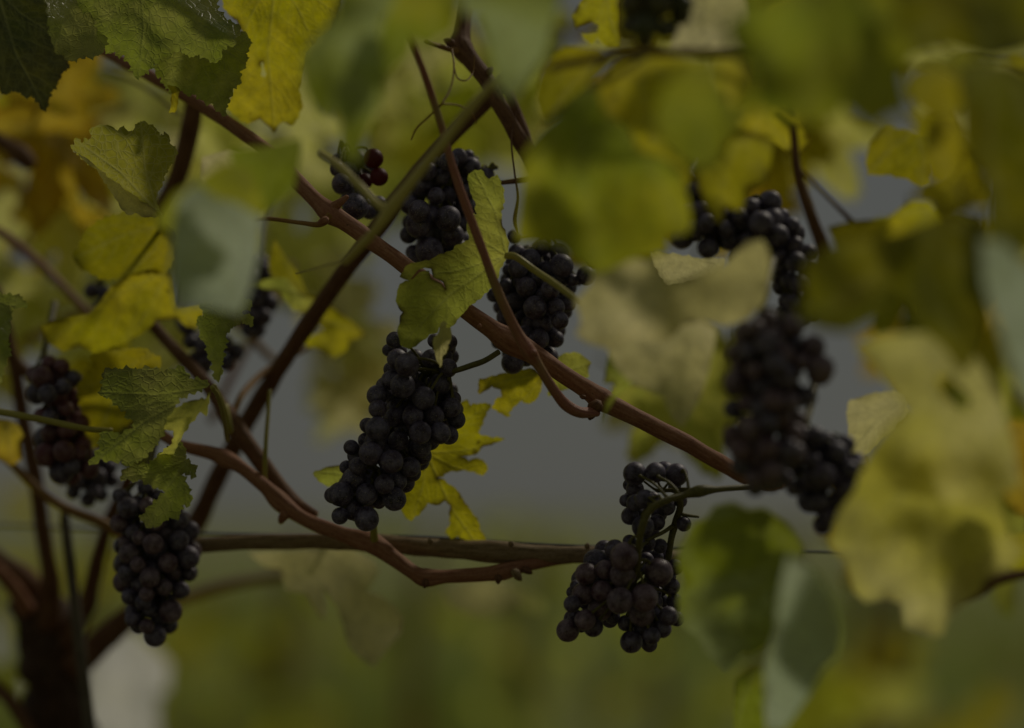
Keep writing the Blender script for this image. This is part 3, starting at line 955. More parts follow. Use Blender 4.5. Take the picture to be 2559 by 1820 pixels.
right_cane = cane('vine_cane', 'dark blurred cane standing in the white gap at right', [
    (1755, 220, 1.36, 8), (1770, 300, 1.36, 9), (1775, 370, 1.36, 10), (1790, 430, 1.36, 12), (1815, 500, 1.365, 14), (1835, 560, 1.37, 15), (1830, 640, 1.38, 14)], 'dark', seg=12)
branch(right_cane, [(1785, 380, 1.36, 4), (1830, 425, 1.36, 4), (1875, 470, 1.36, 5), (1905, 500, 1.36, 6), (1950, 540, 1.37, 5)], 'olive' if 'olive' in BARK else 'dark', seg=8)
branch(right_cane, [(1772, 340, 1.37, 3), (1755, 315, 1.39, 3), (1735, 300, 1.41, 3), (1715, 295, 1.42, 2)], 'dark', 'tendril', seg=6)
top_cane = cane('vine_cane', 'dark blurred cane running level near the top right', [
    (1230, 150, 1.25, 9), (1330, 130, 1.25, 10), (1430, 118, 1.25, 10), (1540, 118, 1.25, 10), (1650, 121, 1.25, 9), (1760, 130, 1.26, 9), (1900, 120, 1.28, 9)], 'dark', seg=12)
branch(top_cane, [(1440, 122, 1.24, 7), (1380, 165, 1.24, 7), (1310, 200, 1.24, 7), (1250, 245, 1.25, 6), (1215, 270, 1.26, 5)], 'petiole', 'petiole')
edge_cane = cane('vine_cane', 'dark blurred cane end at the right edge below the yellow leaf', [
    (2360, 1262, 1.32, 10), (2283, 1280, 1.32, 11), (2220, 1295, 1.32, 12), (2180, 1322, 1.32, 12), (2130, 1345, 1.33, 9)], 'dark', seg=12)
corner_cane = cane('vine_cane', 'dark stub of cane among yellow leaves at the left edge', [
    (-40, 290, 1.80, 14), (10, 320, 1.80, 16), (45, 345, 1.80, 22), (70, 370, 1.80, 16)], 'dark', seg=12)

# trellis wire and stake
wire_m = flat_mat('wire_galvanised', (0.16, 0.17, 0.14), 0.45, 0.6)
w_path = [(PV(x, y, D), 0.0010) for x, y, D in ((-300, 1165, 1.9), (0, 1172, 1.85), (450, 1190, 1.66), (900, 1196, 1.60), (1250, 1216, 1.575), (1600, 1225, 1.58), (2000, 1235, 1.6), (2600, 1250, 1.64))]
wv, wf, wu = tube_data(w_path, seg=8, rough=0.0)
tag(mesh_obj('trellis_wire', wv, wf, wire_m, uvs=wu), 'thin grey trellis wire above the level old cane', 'wire')
stake_m = flat_mat('stake_grey', (0.13, 0.11, 0.075), 0.8)
sp0 = PV(142, 1140, 1.74)
sp1 = PV(186, 1500, 1.75)
dv = (sp1 - sp0)
sp2 = sp1 + dv * ((sp1.z + 0.05) / (-dv.z))
sv, sf, su = tube_data([(sp0, 0.0026), (sp1, 0.0044), (sp2, 0.006)], seg=10, rough=0.05)
tag(mesh_obj('support_stake', sv, sf, stake_m, uvs=su), 'slim grey support stake in front of the lower left trunk', 'stake')

# ---------------------------------------------------------------- leaves one can trace in the photograph
R1, R2, R3, R4 = (0, 0), (620, 0), (1240, 0), (1859, 0)
R5, R6, R7, R8 = (0, 580), (620, 580), (1240, 580), (1859, 580)
R9, R10, R11, R12 = (0, 1180), (620, 1180), (1240, 1180), (1859, 1180)
def cv(pts, frm, to):
    """points of one zone in the numbers of another"""
    return [(x + (frm[0] - to[0]) / ZK, y + (frm[1] - to[1]) / ZK) for x, y in pts]

# top left group, on the main cane
leaf(main_cane, R1, [(-80, -80), (250, -60), (290, 60), (300, 200), (340, 330), (430, 390), (425, 440), (385, 470), (360, 540), (320, 590), (305, 650), (290, 710), (245, 650), (200, 610), (150, 610), (130, 590), (70, 575), (35, 600), (0, 550), (-80, 530)],
     1.45, 'dark', o=(-20, -60), tilt=(0.1, 0.3), wave=0.004, label='dark green shaded leaf at the top left corner')
leaf(main_cane, R1, [(300, -80), (270, 40), (245, 90), (220, 170), (235, 185), (205, 260), (230, 285), (260, 295), (285, 320), (280, 430), (350, 415), (440, 385), (500, 370), (545, 358), (575, 375), (610, 355), (660, 310), (690, 200), (640, 60), (600, -80)],
     1.50, 'top', o=(560, -120), tilt=(0.2, 0.75), wave=0.009)
leaf(main_cane, R1, [(500, -80), (495, 40), (520, 65), (580, 80), (590, 120), (620, 140), (625, 240), (660, 300), (690, 340), (730, 330), (745, 355), (790, 355), (830, 420), (860, 495), (920, 465), (975, 410), (1020, 395), (1030, 360), (1090, 345), (1140, 300), (1170, 340), (1215, 360), (1260, 345), (1320, 375), (1375, 400), (1410, 310), (1440, 290), (1475, 300), (1490, 250), (1530, 180), (1440, 130), (1380, 60), (1360, -80)],
     1.485, 'top', o=(880, -160), tilt=(0.05, 0.5), fold=0.45, wave=0.008, label='large toothed green leaf with a pinkish dry tip')
leaf(main_cane, R1, [(1000, 400), (985, 470), (1020, 490), (1050, 550), (1090, 590), (1130, 550), (1180, 600), (1240, 600), (1290, 640), (1350, 660), (1420, 740), (1440, 660), (1480, 560), (1530, 510), (1520, 460), (1570, 380), (1560, 340), (1590, 260), (1540, 200), (1480, 250), (1300, 200), (1100, 230)],
     1.52, 'top', o=(1200, 100), tilt=(-0.1, 0.7), wave=0.008)
leaf(main_cane, R1, [(1060, 540), (1090, 590), (1085, 660), (1070, 720), (1110, 715), (1130, 640), (1135, 560)], 1.52, 'yellow', o=(1090, 500), tilt=(0, 0.3), wave=0.002)
leaf(main_cane, R1, [(1400, -80), (1420, 60), (1500, 130), (1540, 200), (1500, 500), (1470, 600), (1440, 690), (1500, 740), (1570, 790), (1620, 770), (1650, 755), (1700, 800), (1740, 840), (1760, 800), (1790, 775), (1850, 800), (1910, 700), (1915, 640), (1900, 560), (1920, 480), (1940, 340), (2030, 240), (2110, 180), (2140, 90), (2180, -80)],
     1.58, 'yellow', o=(1750, -140), tilt=(0.1, 0.3), wave=0.006, hole=[[(1652, 400), (1668, 395), (1675, 440), (1690, 470), (1680, 492), (1655, 480), (1660, 440)]], label='yellow leaf with a small hole behind the green top leaves')
leaf(left_cane, R1, [(1010, 1350), (985, 1270), (1000, 1220), (1040, 1120), (1085, 1040), (1125, 960), (1090, 920), (1075, 905), (1075, 870), (1055, 845), (1015, 860), (990, 815), (890, 765), (840, 845), (770, 805), (745, 830), (690, 795), (580, 810), (575, 870), (590, 890), (530, 875), (525, 905), (470, 880), (470, 920), (445, 920), (460, 950), (610, 1070), (700, 1150), (790, 1210), (900, 1290)],
     1.495, 'fan', o=(1002, 1345), tilt=(-0.3, -0.2), fold=0.35, wave=0.004, res=0.0008, petiole=[(1002, 1345, 1.497), (1030, 1400, 1.53), (1010, 1470, 1.60), (960, 1560, 1.72)], label='upright fan shaped lime leaf folded along its veins')
leaf(left_cane, R1, [(460, 950), (610, 1070), (680, 1170), (740, 1270), (800, 1360), (860, 1350), (920, 1380), (1000, 1375), (1008, 1350), (900, 1280), (780, 1195), (690, 1130)],
     1.503, 'cream', o=(1002, 1350), tilt=(0.2, 0.5), wave=0.003)

# curled leaf at left
leaf(fork_cane, R5, [(1330, 970), (1290, 940), (1200, 930), (1150, 850), (1110, 870), (1030, 890), (950, 860), (870, 870), (750, 870), (660, 875), (655, 930), (640, 1040), (690, 1050), (740, 1100), (800, 1140), (810, 1190), (855, 1180), (845, 1240), (760, 1290), (690, 1265), (640, 1270), (630, 1370), (565, 1480), (640, 1440), (700, 1450), (780, 1445), (790, 1480), (880, 1450), (940, 1400), (1000, 1330), (1060, 1240), (1100, 1130), (1140, 1050), (1250, 1010)],
     1.475, 'top', o=(1330, 985), tilt=(-0.15, 0.4), fold=0.3, wave=0.005, main=4, label='curled green leaf with torn brown edges left of centre')
leaf(fork_cane, R5, [(1340, 1010), (1300, 1060), (1200, 1070), (1100, 1130), (1060, 1200), (1040, 1250), (1100, 1260), (1090, 1340), (1000, 1420), (1010, 1500), (1030, 1580), (1060, 1540), (1070, 1450), (1130, 1340), (1200, 1220), (1270, 1140), (1310, 1170), (1320, 1100)],
     1.468, 'lime', o=(1340, 1000), tilt=(0.3, -0.2), wave=0.005, main=3)
leaf(fork_cane, R5, [(1370, 940), (1340, 820), (1310, 730), (1260, 600), (1250, 540), (1300, 560), (1280, 450), (1340, 470), (1400, 400), (1520, 400), (1560, 430), (1600, 440), (1590, 480), (1540, 500), (1470, 540), (1540, 520), (1590, 530), (1610, 590), (1530, 570), (1480, 600), (1440, 640), (1425, 740), (1410, 820), (1395, 935)],
     1.475, 'top', o=(1380, 960), tilt=(0.4, 0.1), fold=0.5, wave=0.004, main=4, petiole=[(1345, 985, 1.475), (1385, 1050, 1.50), (1420, 1180, 1.54), (1440, 1320, 1.58)], label='narrow upright green leaf with a forked toothed tip')
leaf(fork_cane, R5, [(580, 780), (700, 760), (860, 740), (920, 740), (960, 770), (1020, 800), (1000, 900), (900, 1000), (830, 1200), (700, 1300), (560, 1390), (540, 1300), (520, 1150), (490, 1000), (540, 900), (590, 850)],
     1.60, 'olive', o=(960, 760), tilt=(0.1, 0.2), wave=0.004)
leaf(fork_cane, R5, cv([(1100, -40), (1200, 100), (1210, 210), (1150, 210), (1140, 270), (1110, 300), (1070, 290), (1030, 320), (950, 355), (890, 300), (960, 210), (1060, 120), (1000, 100), (900, 50), (760, 40)], R9, R5) + [(800, 1500), (950, 1470), (1060, 1380), (1150, 1330), (1180, 1440), (1250, 1500), (1230, 1560)],
     1.475, 'top', o=(1200, 1440), tilt=(0.2, 0.3), wave=0.006, label='small green leaf with a toothed tip over the lower left bunch')
leaf(haze_shoot, R5, [(-90, 380), (40, 400), (130, 410), (175, 460), (130, 480), (60, 465), (70, 560), (60, 620), (50, 700), (65, 760), (20, 860), (0, 960), (-90, 960)], 1.455, 'top', o=(-80, 420), tilt=(0.5, 0), wave=0.005, label='ragged pale green leaf edge at the left border')

# yellow middle left
leaf(haze_shoot, R5, [(460, 150), (500, 100), (540, 0), (640, -80), (760, -120), (900, -130), (1010, -100), (1120, 0), (1110, 180), (1050, 260), (900, 260), (780, 290), (640, 300), (560, 250), (520, 240)], 1.60, 'olive', o=(1100, -60), tilt=(0.1, 0.2), wave=0.006)
leaf(haze_shoot, R5, [(250, 600), (330, 560), (430, 545), (560, 520), (640, 440), (700, 350), (780, 290), (900, 250), (1000, 220), (1100, 280), (1120, 480), (1280, 450), (1300, 520), (1240, 610), (1180, 600), (1120, 550), (1000, 560), (900, 650), (800, 700), (690, 740), (600, 770), (500, 720), (400, 760), (300, 700)], 1.63, 'yellow', o=(1060, 250), tilt=(0.1, 0.3), wave=0.008,
     hole=[[(545, 330), (640, 320), (620, 450), (560, 490), (540, 430)]])
leaf(haze_shoot, 'V', [(30, 470), (110, 450), (200, 500), (235, 560), (210, 640), (150, 690), (90, 660), (40, 600), (10, 530)], 1.78, 'lime', tilt=(0.2, 0.2), wave=0.006)

# centre leaf and the torn yellow leaves behind the bunches
R6M = cv([(1390, 1130), (1420, 1090), (1475, 1075), (1500, 1110), (1530, 1135), (1580, 1105), (1605, 1150), (1620, 1230), (1630, 1280), (1605, 1340), (1610, 1420), (1640, 1500), (1650, 1580)], R2, R6)
R6N = cv([(1385, 1430), (1400, 1380), (1450, 1360), (1440, 1280), (1400, 1180)], R2, R6)
leaf(upper_cane, R6, R6M + [(1640, 160), (1600, 230), (1560, 330), (1500, 390), (1400, 470), (1340, 545), (1290, 600), (1210, 605), (1200, 640), (1150, 650), (1080, 710), (1020, 745), (985, 730), (955, 670), (950, 600), (960, 560), (980, 510), (945, 460), (945, 370), (960, 330), (1020, 310), (990, 300), (960, 285), (985, 250), (1000, 215), (1060, 195), (1150, 180), (1280, 120), (1400, 50), (1400, 20)] + R6N,
     1.468, 'lime', o=(1640, 150), tilt=(0.12, 0.62), fold=0.12, wave=0.005, hole=[[(1030, 300), (1078, 240), (1120, 228), (1160, 232), (1172, 288), (1235, 318), (1252, 362), (1228, 326), (1160, 298), (1148, 246), (1118, 246), (1086, 256), (1042, 300)]],
     petiole=[(1640, 150, 1.47), (1700, 160, 1.465), (1820, 245, 1.46), (1960, 340, 1.44), (2080, 430, 1.42), (2200, 520, 1.40)], pr=9.0, label='large lime leaf with a dark crack above the centre bunch')
leaf(upper_cane, R6, [(1205, 640), (1240, 560), (1262, 580), (1255, 605), (1285, 605), (1290, 640), (1280, 700), (1230, 800), (1215, 862), (1190, 790), (1172, 690)], 1.455, 'cream', o=(1250, 570), tilt=(0.3, 0.3), wave=0.003, main=3)
leaf(main_cane, R6, [(1390, 1060), (1410, 1100), (1450, 1090), (1540, 1090), (1500, 1180), (1460, 1270), (1480, 1290), (1540, 1300), (1630, 1310), (1560, 1340), (1490, 1360), (1460, 1400), (1400, 1420), (1340, 1420), (1400, 1450), (1450, 1430), (1500, 1460), (1520, 1510), (1490, 1545), (1430, 1520), (1370, 1510), (1280, 1520), (1200, 1560), (1280, 1602)] +
     cv([(1330, 120), (1380, 200), (1430, 270), (1460, 310), (1470, 360), (1500, 400), (1510, 450), (1535, 500), (1525, 565), (1490, 510), (1480, 470), (1430, 430), (1400, 440), (1330, 405), (1290, 425), (1250, 380), (1280, 320), (1280, 210), (1250, 180), (1210, 210), (1140, 195), (1100, 250), (1060, 280), (1040, 310), (990, 270), (970, 220), (960, 100)], R10, R6) + [(1000, 1550), (1100, 1350), (1250, 1150)],
     1.575, 'yellow', o=(1130, 1400), tilt=(0.15, 0.7), wave=0.006, label='torn bright yellow leaf hanging behind the centre bunch')
leaf(main_cane, R7, [(-108, 930), (-80, 930), (0, 910), (100, 890), (230, 865), (300, 920), (290, 970), (270, 1040), (210, 1090), (160, 1070), (110, 1110), (80, 1150), (95, 1165), (50, 1165), (0, 1130), (-30, 1120), (-10, 1070), (35, 1045), (25, 1000), (-30, 980), (-110, 1030)],
     1.565, 'yellow', o=(310, 900), tilt=(0.1, 0.5), wave=0.005, label='small torn yellow leaf just below the red shoot node')
leaf(main_cane, R7, [(330, 1045), (340, 960), (300, 920), (380, 800), (450, 765), (530, 770), (570, 800), (605, 830), (585, 870), (590, 920), (520, 940), (470, 990), (400, 1010)],
     1.565, 'lime', o=(310, 900), tilt=(0.15, 0.6), wave=0.004, main=4)
leaf(cross_cane, R6, [(530, 900), (650, 780), (740, 820), (830, 900), (850, 1000), (780, 1050), (730, 1130), (690, 1150), (650, 1230), (590, 1170), (600, 1300), (620, 1440), (560, 1380), (510, 1150), (505, 1050)], 1.69, 'lime', o=(650, 780), tilt=(0.2, 0.1), wave=0.006)
leaf(cross_cane, R6, [(410, 1530), (480, 1495), (590, 1480), (640, 1560), (560, 1620), (460, 1590)], 1.56, 'lime', o=(620, 1540), tilt=(0.1, 0.4), wave=0.003)
leaf(cross_cane, R6, [(280, 420), (400, 400), (500, 450), (600, 520), (760, 650), (640, 700), (620, 760), (540, 800), (450, 750), (240, 680), (380, 670), (480, 620), (400, 540), (300, 500)], 1.70, 'yellow', o=(300, 460), tilt=(0.1, 0.3), wave=0.008)
leaf(cross_cane, R6, [(170, 50), (250, 180), (330, 280), (380, 400), (250, 350), (150, 300), (130, 200)], 1.68, 'olive', o=(300, 380), wave=0.004)
leaf(cross_cane, R6, [(-20, 330), (100, 300), (240, 290), (330, 400), (480, 460), (500, 520), (380, 500), (280, 500), (200, 380), (60, 350)], 1.66, 'lime', o=(300, 380), wave=0.005, tilt=(0, 0.3))

# blurred leaves in front, top
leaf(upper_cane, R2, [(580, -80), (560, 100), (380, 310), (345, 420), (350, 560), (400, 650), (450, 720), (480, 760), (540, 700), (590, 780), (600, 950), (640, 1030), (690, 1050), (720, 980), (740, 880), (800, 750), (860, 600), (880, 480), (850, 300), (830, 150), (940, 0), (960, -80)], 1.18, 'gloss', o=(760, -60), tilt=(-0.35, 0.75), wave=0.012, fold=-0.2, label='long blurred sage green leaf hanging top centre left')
leaf(upper_cane, R2, [(960, -80), (860, 120), (840, 220), (860, 380), (880, 500), (930, 430), (1010, 360), (1040, 240), (1130, 290), (1200, 240), (1290, 200), (1330, 60), (1340, -80)], 1.20, 'green', o=(1150, -80), tilt=(0.2, 0.4), wave=0.008)
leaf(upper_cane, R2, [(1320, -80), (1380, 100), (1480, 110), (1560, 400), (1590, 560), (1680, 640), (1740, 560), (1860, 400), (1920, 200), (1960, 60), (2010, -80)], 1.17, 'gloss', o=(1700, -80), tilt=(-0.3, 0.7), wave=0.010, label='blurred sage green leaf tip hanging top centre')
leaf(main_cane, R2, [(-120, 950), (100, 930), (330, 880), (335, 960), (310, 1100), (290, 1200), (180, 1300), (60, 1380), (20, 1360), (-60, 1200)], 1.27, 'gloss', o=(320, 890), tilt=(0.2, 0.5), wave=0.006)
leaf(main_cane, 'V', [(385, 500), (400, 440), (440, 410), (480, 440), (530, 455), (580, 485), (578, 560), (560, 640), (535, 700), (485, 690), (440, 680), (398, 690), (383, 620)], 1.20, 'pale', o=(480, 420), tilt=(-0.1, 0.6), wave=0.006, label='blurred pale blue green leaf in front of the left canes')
leaf(main_cane, 'V', [(345, 500), (385, 430), (430, 410), (500, 360), (560, 380), (590, 460), (560, 520), (480, 510), (400, 520)], 1.22, 'green', o=(560, 390), tilt=(0.1, 0.3), wave=0.008)
leaf(main_cane, 'V', [(450, 350), (510, 335), (545, 350), (540, 400), (520, 440), (495, 470), (482, 458), (465, 425), (448, 400)], 1.62, 'cream', o=(500, 335), wave=0.004)

# blurred leaves, upper right
leaf(top_cane, R3, [(160, 1000), (230, 880), (380, 740), (520, 580), (640, 560), (680, 720), (830, 810), (900, 960), (1050, 1000), (1180, 1080), (1200, 1200), (1240, 1400), (1220, 1480), (1090, 1500), (1070, 1600), (880, 1640), (650, 1740), (560, 1690), (400, 1560), (130, 1520), (150, 1300), (170, 1150)],
     1.22, 'green', o=(560, 560), tilt=(-0.15, 0.45), fold=0.15, wave=0.010, petiole=[(560, 600, 1.21), (640, 440, 1.23), (720, 380, 1.24), (790, 345, 1.25)], label='large blurred green leaf right of the top centre')
leaf(top_cane, R3, [(620, 640), (640, 560), (740, 440), (850, 380), (1000, 350), (1330, 400), (1200, 480), (1100, 600), (1040, 700), (1080, 900), (1200, 1020), (1240, 1150), (1150, 1300), (900, 1000), (830, 800), (700, 760)], 1.30, 'yellow', o=(900, 380), tilt=(0.1, 0.3), wave=0.010)
leaf(top_cane, R3, [(250, 620), (300, 420), (420, 300), (640, 300), (740, 380), (600, 520), (420, 700), (300, 780)], 1.33, 'olive', o=(700, 330), wave=0.008)
leaf(top_cane, R3, [(1010, 700), (1080, 520), (1200, 420), (1380, 360), (1400, 480), (1440, 600), (1500, 680), (1620, 500), (1660, 620), (1560, 800), (1450, 920), (1440, 1020), (1330, 1090), (1200, 1040), (1080, 950), (1010, 850)], 1.12, 'green', o=(1330, 380), tilt=(0.25, 0.45), wave=0.008, label='rounded blurred dark green leaf at the upper right')
leaf(top_cane, R3, [(1250, 1100), (1440, 1020), (1480, 900), (1600, 850), (1760, 880), (1720, 1150), (1600, 1200), (1560, 1340), (1450, 1320), (1430, 1420), (1380, 1410), (1320, 1300), (1280, 1180)], 1.30, 'yellow', o=(1560, 860), tilt=(0.0, 0.3), wave=0.006)
leaf(top_cane, R3, [(1390, 380), (1560, 360), (1600, 480), (1540, 620), (1490, 690), (1440, 600), (1400, 500)], 1.24, 'yellow', o=(1480, 360), wave=0.006)
leaf(top_cane, R3, [(1100, 300), (1230, 0), (1260, -80), (1560, -80), (1600, 120), (1640, 300), (1300, 320)], 1.34, 'cream', o=(1600, -80), tilt=(0.1, 0.2), wave=0.006)
leaf(top_cane, R3, [(480, 100), (560, -20), (640, -60), (780, -60), (800, 120), (780, 300), (700, 300), (640, 240), (600, 290), (540, 220)], 1.60, 'yellow', o=(700, -60), wave=0.005, hole=[[(520, 170), (600, 140), (650, 160), (640, 205), (560, 215), (515, 195)]])
leaf(top_cane, R3, [(1500, 680), (1660, 600), (1900, 760), (2000, 900), (1900, 1000), (1760, 900), (1600, 860), (1520, 800)], 1.36, 'yellow', o=(1660, 620), wave=0.008)
leaf(top_cane, R4, [(-120, 150), (30, 60), (300, -80), (900, -80), (1000, 150), (1080, 350), (1000, 480), (1050, 700), (900, 750), (820, 830), (640, 680), (560, 760), (400, 780), (250, 740), (80, 700), (60, 450), (-80, 300)], 1.08, 'green', o=(420, -80), tilt=(0.1, 0.75), fold=0.1, wave=0.014, label='very large blurred olive leaf in the upper right')
leaf(top_cane, R4, [(850, -80), (1850, -80), (1850, 300), (1560, 380), (1300, 300), (1150, 330), (1080, 360), (960, 180)], 1.12, 'deep', o=(1400, -80), tilt=(0.1, 0.4), wave=0.010)
leaf(right_cane, R4, [(1180, 750), (1320, 740), (1380, 850), (1390, 1050), (1300, 1180), (1200, 1160), (1140, 1000)], 1.18, 'olive', o=(1250, 740), wave=0.006)
leaf(right_cane, R4, [(900, 800), (1050, 830), (1170, 880), (1180, 1170), (1130, 1190), (1000, 1130), (930, 1110), (860, 1115), (780, 1110), (775, 1000), (800, 900)], 1.38, 'olive', o=(1100, 820), wave=0.006, jit=0.001, label='dark olive leaf with a saw toothed edge beside the white gap')
leaf(right_cane, R4, [(1350, 420), (1480, 380), (1700, 420), (1850, 500), (1850, 1400), (1700, 1700), (1560, 1500), (1540, 1100), (1400, 900), (1380, 650)], 1.16, 'deep', o=(1560, 380), tilt=(0.2, 0.3), wave=0.010)
leaf(right_cane, R4, [(1060, 460), (1200, 420), (1350, 480), (1420, 620), (1330, 740), (1180, 740), (1060, 640), (1020, 560)], 1.18, 'olive', o=(1150, 430), wave=0.008)
leaf(right_cane, R4, [(530, 1440), (700, 1400), (900, 1390), (1060, 1270), (1180, 1280), (1260, 1400), (1220, 1500), (1000, 1560), (760, 1640), (600, 1580)], 1.34, 'yellow', o=(1180, 1340), wave=0.006)
leaf(right_cane, R8, [(380, 200), (550, 80), (700, 60), (1000, 0), (1300, -120), (1520, -50), (1560, 300), (1500, 700), (1400, 900), (1250, 720), (1090, 580), (1060, 470), (950, 380), (820, 480), (660, 540), (480, 540), (400, 440)], 1.16, 'deep', o=(1100, -60), tilt=(0.15, 0.45), fold=0.2, wave=0.012, label='broad blurred olive leaf at the right above the yellow leaves')
leaf(right_cane, R8, [(330, 480), (400, 440), (520, 500), (680, 480), (820, 400), (950, 320), (980, 370), (900, 500), (780, 580), (660, 640), (480, 620), (380, 560)], 1.14, 'lime', o=(950, 340), tilt=(0.1, 0.8), wave=0.004)
leaf(right_cane, R8, [(700, 720), (900, 650), (1200, 640), (1450, 760), (1600, 1000), (1700, 1300), (1750, 1600), (1500, 1750), (1000, 1650), (740, 1560), (800, 1420), (900, 1250), (1040, 1130), (930, 980), (800, 830)], 1.19, 'butter', o=(1150, 660), tilt=(0.1, 0.35), fold=0.15, wave=0.010, hole=[[(790, 1220), (840, 1210), (850, 1270), (810, 1290)], [(1215, 920), (1300, 905), (1440, 1060), (1425, 1120), (1370, 1120), (1250, 1010)]])
leaf(right_cane, R8, [(660, 1080), (760, 1040), (900, 1010), (1010, 1040), (1040, 1130), (960, 1220), (880, 1300), (760, 1420), (680, 1400), (660, 1250)], 1.42, 'cream', o=(1020, 1060), wave=0.006)
leaf(edge_cane, R12, [(740, 0), (850, -200), (1000, -320), (1200, -360), (1400, -300), (1560, 0), (1620, 150), (1680, 400), (1780, 500), (1700, 600), (1560, 680), (1480, 780), (1380, 840), (1300, 920), (1260, 1030), (1200, 1045), (1100, 1010), (1020, 980), (1000, 830), (900, 800), (780, 830), (700, 760), (650, 600), (540, 450), (600, 250), (700, 120)],
     1.25, 'butter', o=(1250, -340), tilt=(0.05, 0.35), fold=0.2, wave=0.012, label='large blurred yellow leaf at the lower right with dark rim')
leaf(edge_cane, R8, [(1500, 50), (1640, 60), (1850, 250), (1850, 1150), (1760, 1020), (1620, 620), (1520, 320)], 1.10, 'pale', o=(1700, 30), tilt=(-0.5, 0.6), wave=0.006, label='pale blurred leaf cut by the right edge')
leaf(edge_cane, R12, [(1560, -200), (1700, -300), (1850, -250), (1850, 300), (1720, 260), (1640, 150)], 1.30, 'amber', o=(1700, -280), wave=0.006)
leaf(edge_cane, R12, [(1690, 400), (1850, 380), (1850, 640), (1700, 640), (1640, 560)], 1.36, 'yellow', o=(1800, 400), wave=0.006)
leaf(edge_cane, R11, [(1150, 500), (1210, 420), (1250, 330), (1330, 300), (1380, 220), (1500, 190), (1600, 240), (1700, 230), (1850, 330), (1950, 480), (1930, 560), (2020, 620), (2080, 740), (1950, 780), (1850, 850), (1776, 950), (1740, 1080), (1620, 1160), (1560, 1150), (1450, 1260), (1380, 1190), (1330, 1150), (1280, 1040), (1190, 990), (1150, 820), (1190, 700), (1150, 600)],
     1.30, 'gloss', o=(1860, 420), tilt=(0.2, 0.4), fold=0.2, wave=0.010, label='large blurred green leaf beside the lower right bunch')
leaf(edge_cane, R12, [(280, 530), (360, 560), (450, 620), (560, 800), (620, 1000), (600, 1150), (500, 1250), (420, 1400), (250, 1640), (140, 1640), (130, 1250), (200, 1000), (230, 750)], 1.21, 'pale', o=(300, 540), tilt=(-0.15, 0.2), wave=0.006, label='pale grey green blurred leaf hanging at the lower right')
leaf(edge_cane, R12, [(-60, 1320), (60, 1230), (130, 1220), (140, 1400), (120, 1650), (-60, 1680)], 1.35, 'green', o=(100, 1200), wave=0.006)
leaf(edge_cane, R12, [(420, 1400), (540, 1260), (600, 1160), (620, 1300), (580, 1500), (460, 1700), (250, 1720)], 1.5, 'lime', o=(600, 1160), wave=0.006, res=0.003)

# pale sunlit leaves in the right centre
leaf(right_cane, R7, [(500, 440), (600, 330), (620, 250), (750, 180), (900, 170), (980, 200), (1080, 330), (1250, 280), (1450, 200), (1600, 60), (1690, 50), (1735, 130), (1730, 300), (1700, 450), (1600, 550), (1450, 600), (1300, 560), (1200, 560), (1150, 640), (1060, 700), (900, 680), (800, 700), (700, 740), (560, 700), (500, 650), (540, 560)],
     1.28, 'cream', o=(1690, 80), tilt=(0.05, 0.3), wave=0.008, label='broad pale cream blurred leaf right of the centre')
leaf(right_cane, R7, [(680, 960), (720, 740), (850, 690), (980, 720), (1060, 850), (930, 930), (800, 1010), (740, 1080), (700, 1150), (680, 1220), (690, 1080), (760, 1000), (740, 960)], 1.37, 'lime', o=(1050, 800), tilt=(0.1, 0.3), wave=0.005)
leaf(right_cane, R7, [(1150, 1250), (1200, 1100), (1280, 900), (1330, 700), (1400, 640), (1480, 800), (1500, 950), (1460, 1150), (1450, 1300), (1430, 1470), (1380, 1450), (1270, 1400), (1220, 1320)], 1.38, 'lime', o=(1400, 640), tilt=(0.1, 0.3), wave=0.006)
leaf(right_cane, R7, [(700, 740), (850, 640), (1100, 600), (1300, 560), (1400, 620), (1350, 880), (1290, 1060), (1180, 1240), (1120, 1190), (1060, 1050), (960, 1000), (860, 960), (760, 860)], 1.32, 'cream', o=(1250, 620), tilt=(0.1, 0.3), wave=0.006)
leaf(right_cane, R7, [(1080, 330), (1000, 200), (980, 130), (1100, 140), (1300, 170), (1450, 170), (1420, 260), (1250, 300)], 1.45, 'cream', o=(1400, 200), wave=0.004)

# behind and below
leaf(old_cane, R10, [(0, 510), (270, 500), (640, 480), (800, 560), (830, 620), (790, 700), (750, 750), (850, 790), (930, 850), (980, 930), (970, 1020), (900, 1100), (840, 1180), (800, 1240), (700, 1170), (640, 1100), (600, 950), (560, 850), (470, 740), (500, 850), (480, 940), (440, 900), (370, 770), (240, 750), (200, 620), (100, 600)],
     1.74, 'cream', o=(500, 480), tilt=(0.05, 0.3), wave=0.008, petiole=[(500, 490, 1.74), (520, 430, 1.72), (560, 390, 1.69), (610, 370, 1.62)], label='pale blurred leaf hanging below the level old cane')
leaf(old_cane, R10, [(1230, 760), (1330, 700), (1500, 680), (1650, 700), (1760, 800), (1680, 850), (1600, 900), (1450, 920), (1300, 870)], 2.0, 'cream', o=(1600, 690), tilt=(0, 0.3), wave=0.006)
leaf(old_cane, R10, [(1650, 690), (1750, 720), (1880, 830), (1860, 900), (1750, 860)], 2.1, 'glow', wave=0.004)
leaf(vine_trunk, R9, [(540, 1260), (600, 1170), (700, 1080), (780, 1010), (850, 1000), (1000, 1130), (1080, 1220), (1060, 1390), (990, 1410), (1015, 1470), (990, 1540), (1010, 1600), (1000, 1760), (560, 1760)], 2.6, 'sun_painted', o=(800, 1760), tilt=(0.05, 0.1), wave=0.006, label='bright white sunlit leaf at the bottom beside the trunk')
leaf(vine_trunk, R9, [(-60, 900), (0, 880), (40, 960), (35, 1030), (70, 1110), (60, 1190), (0, 1210), (-60, 1180)], 2.55, 'sun_painted', tilt=(0, 0.1), wave=0.004)
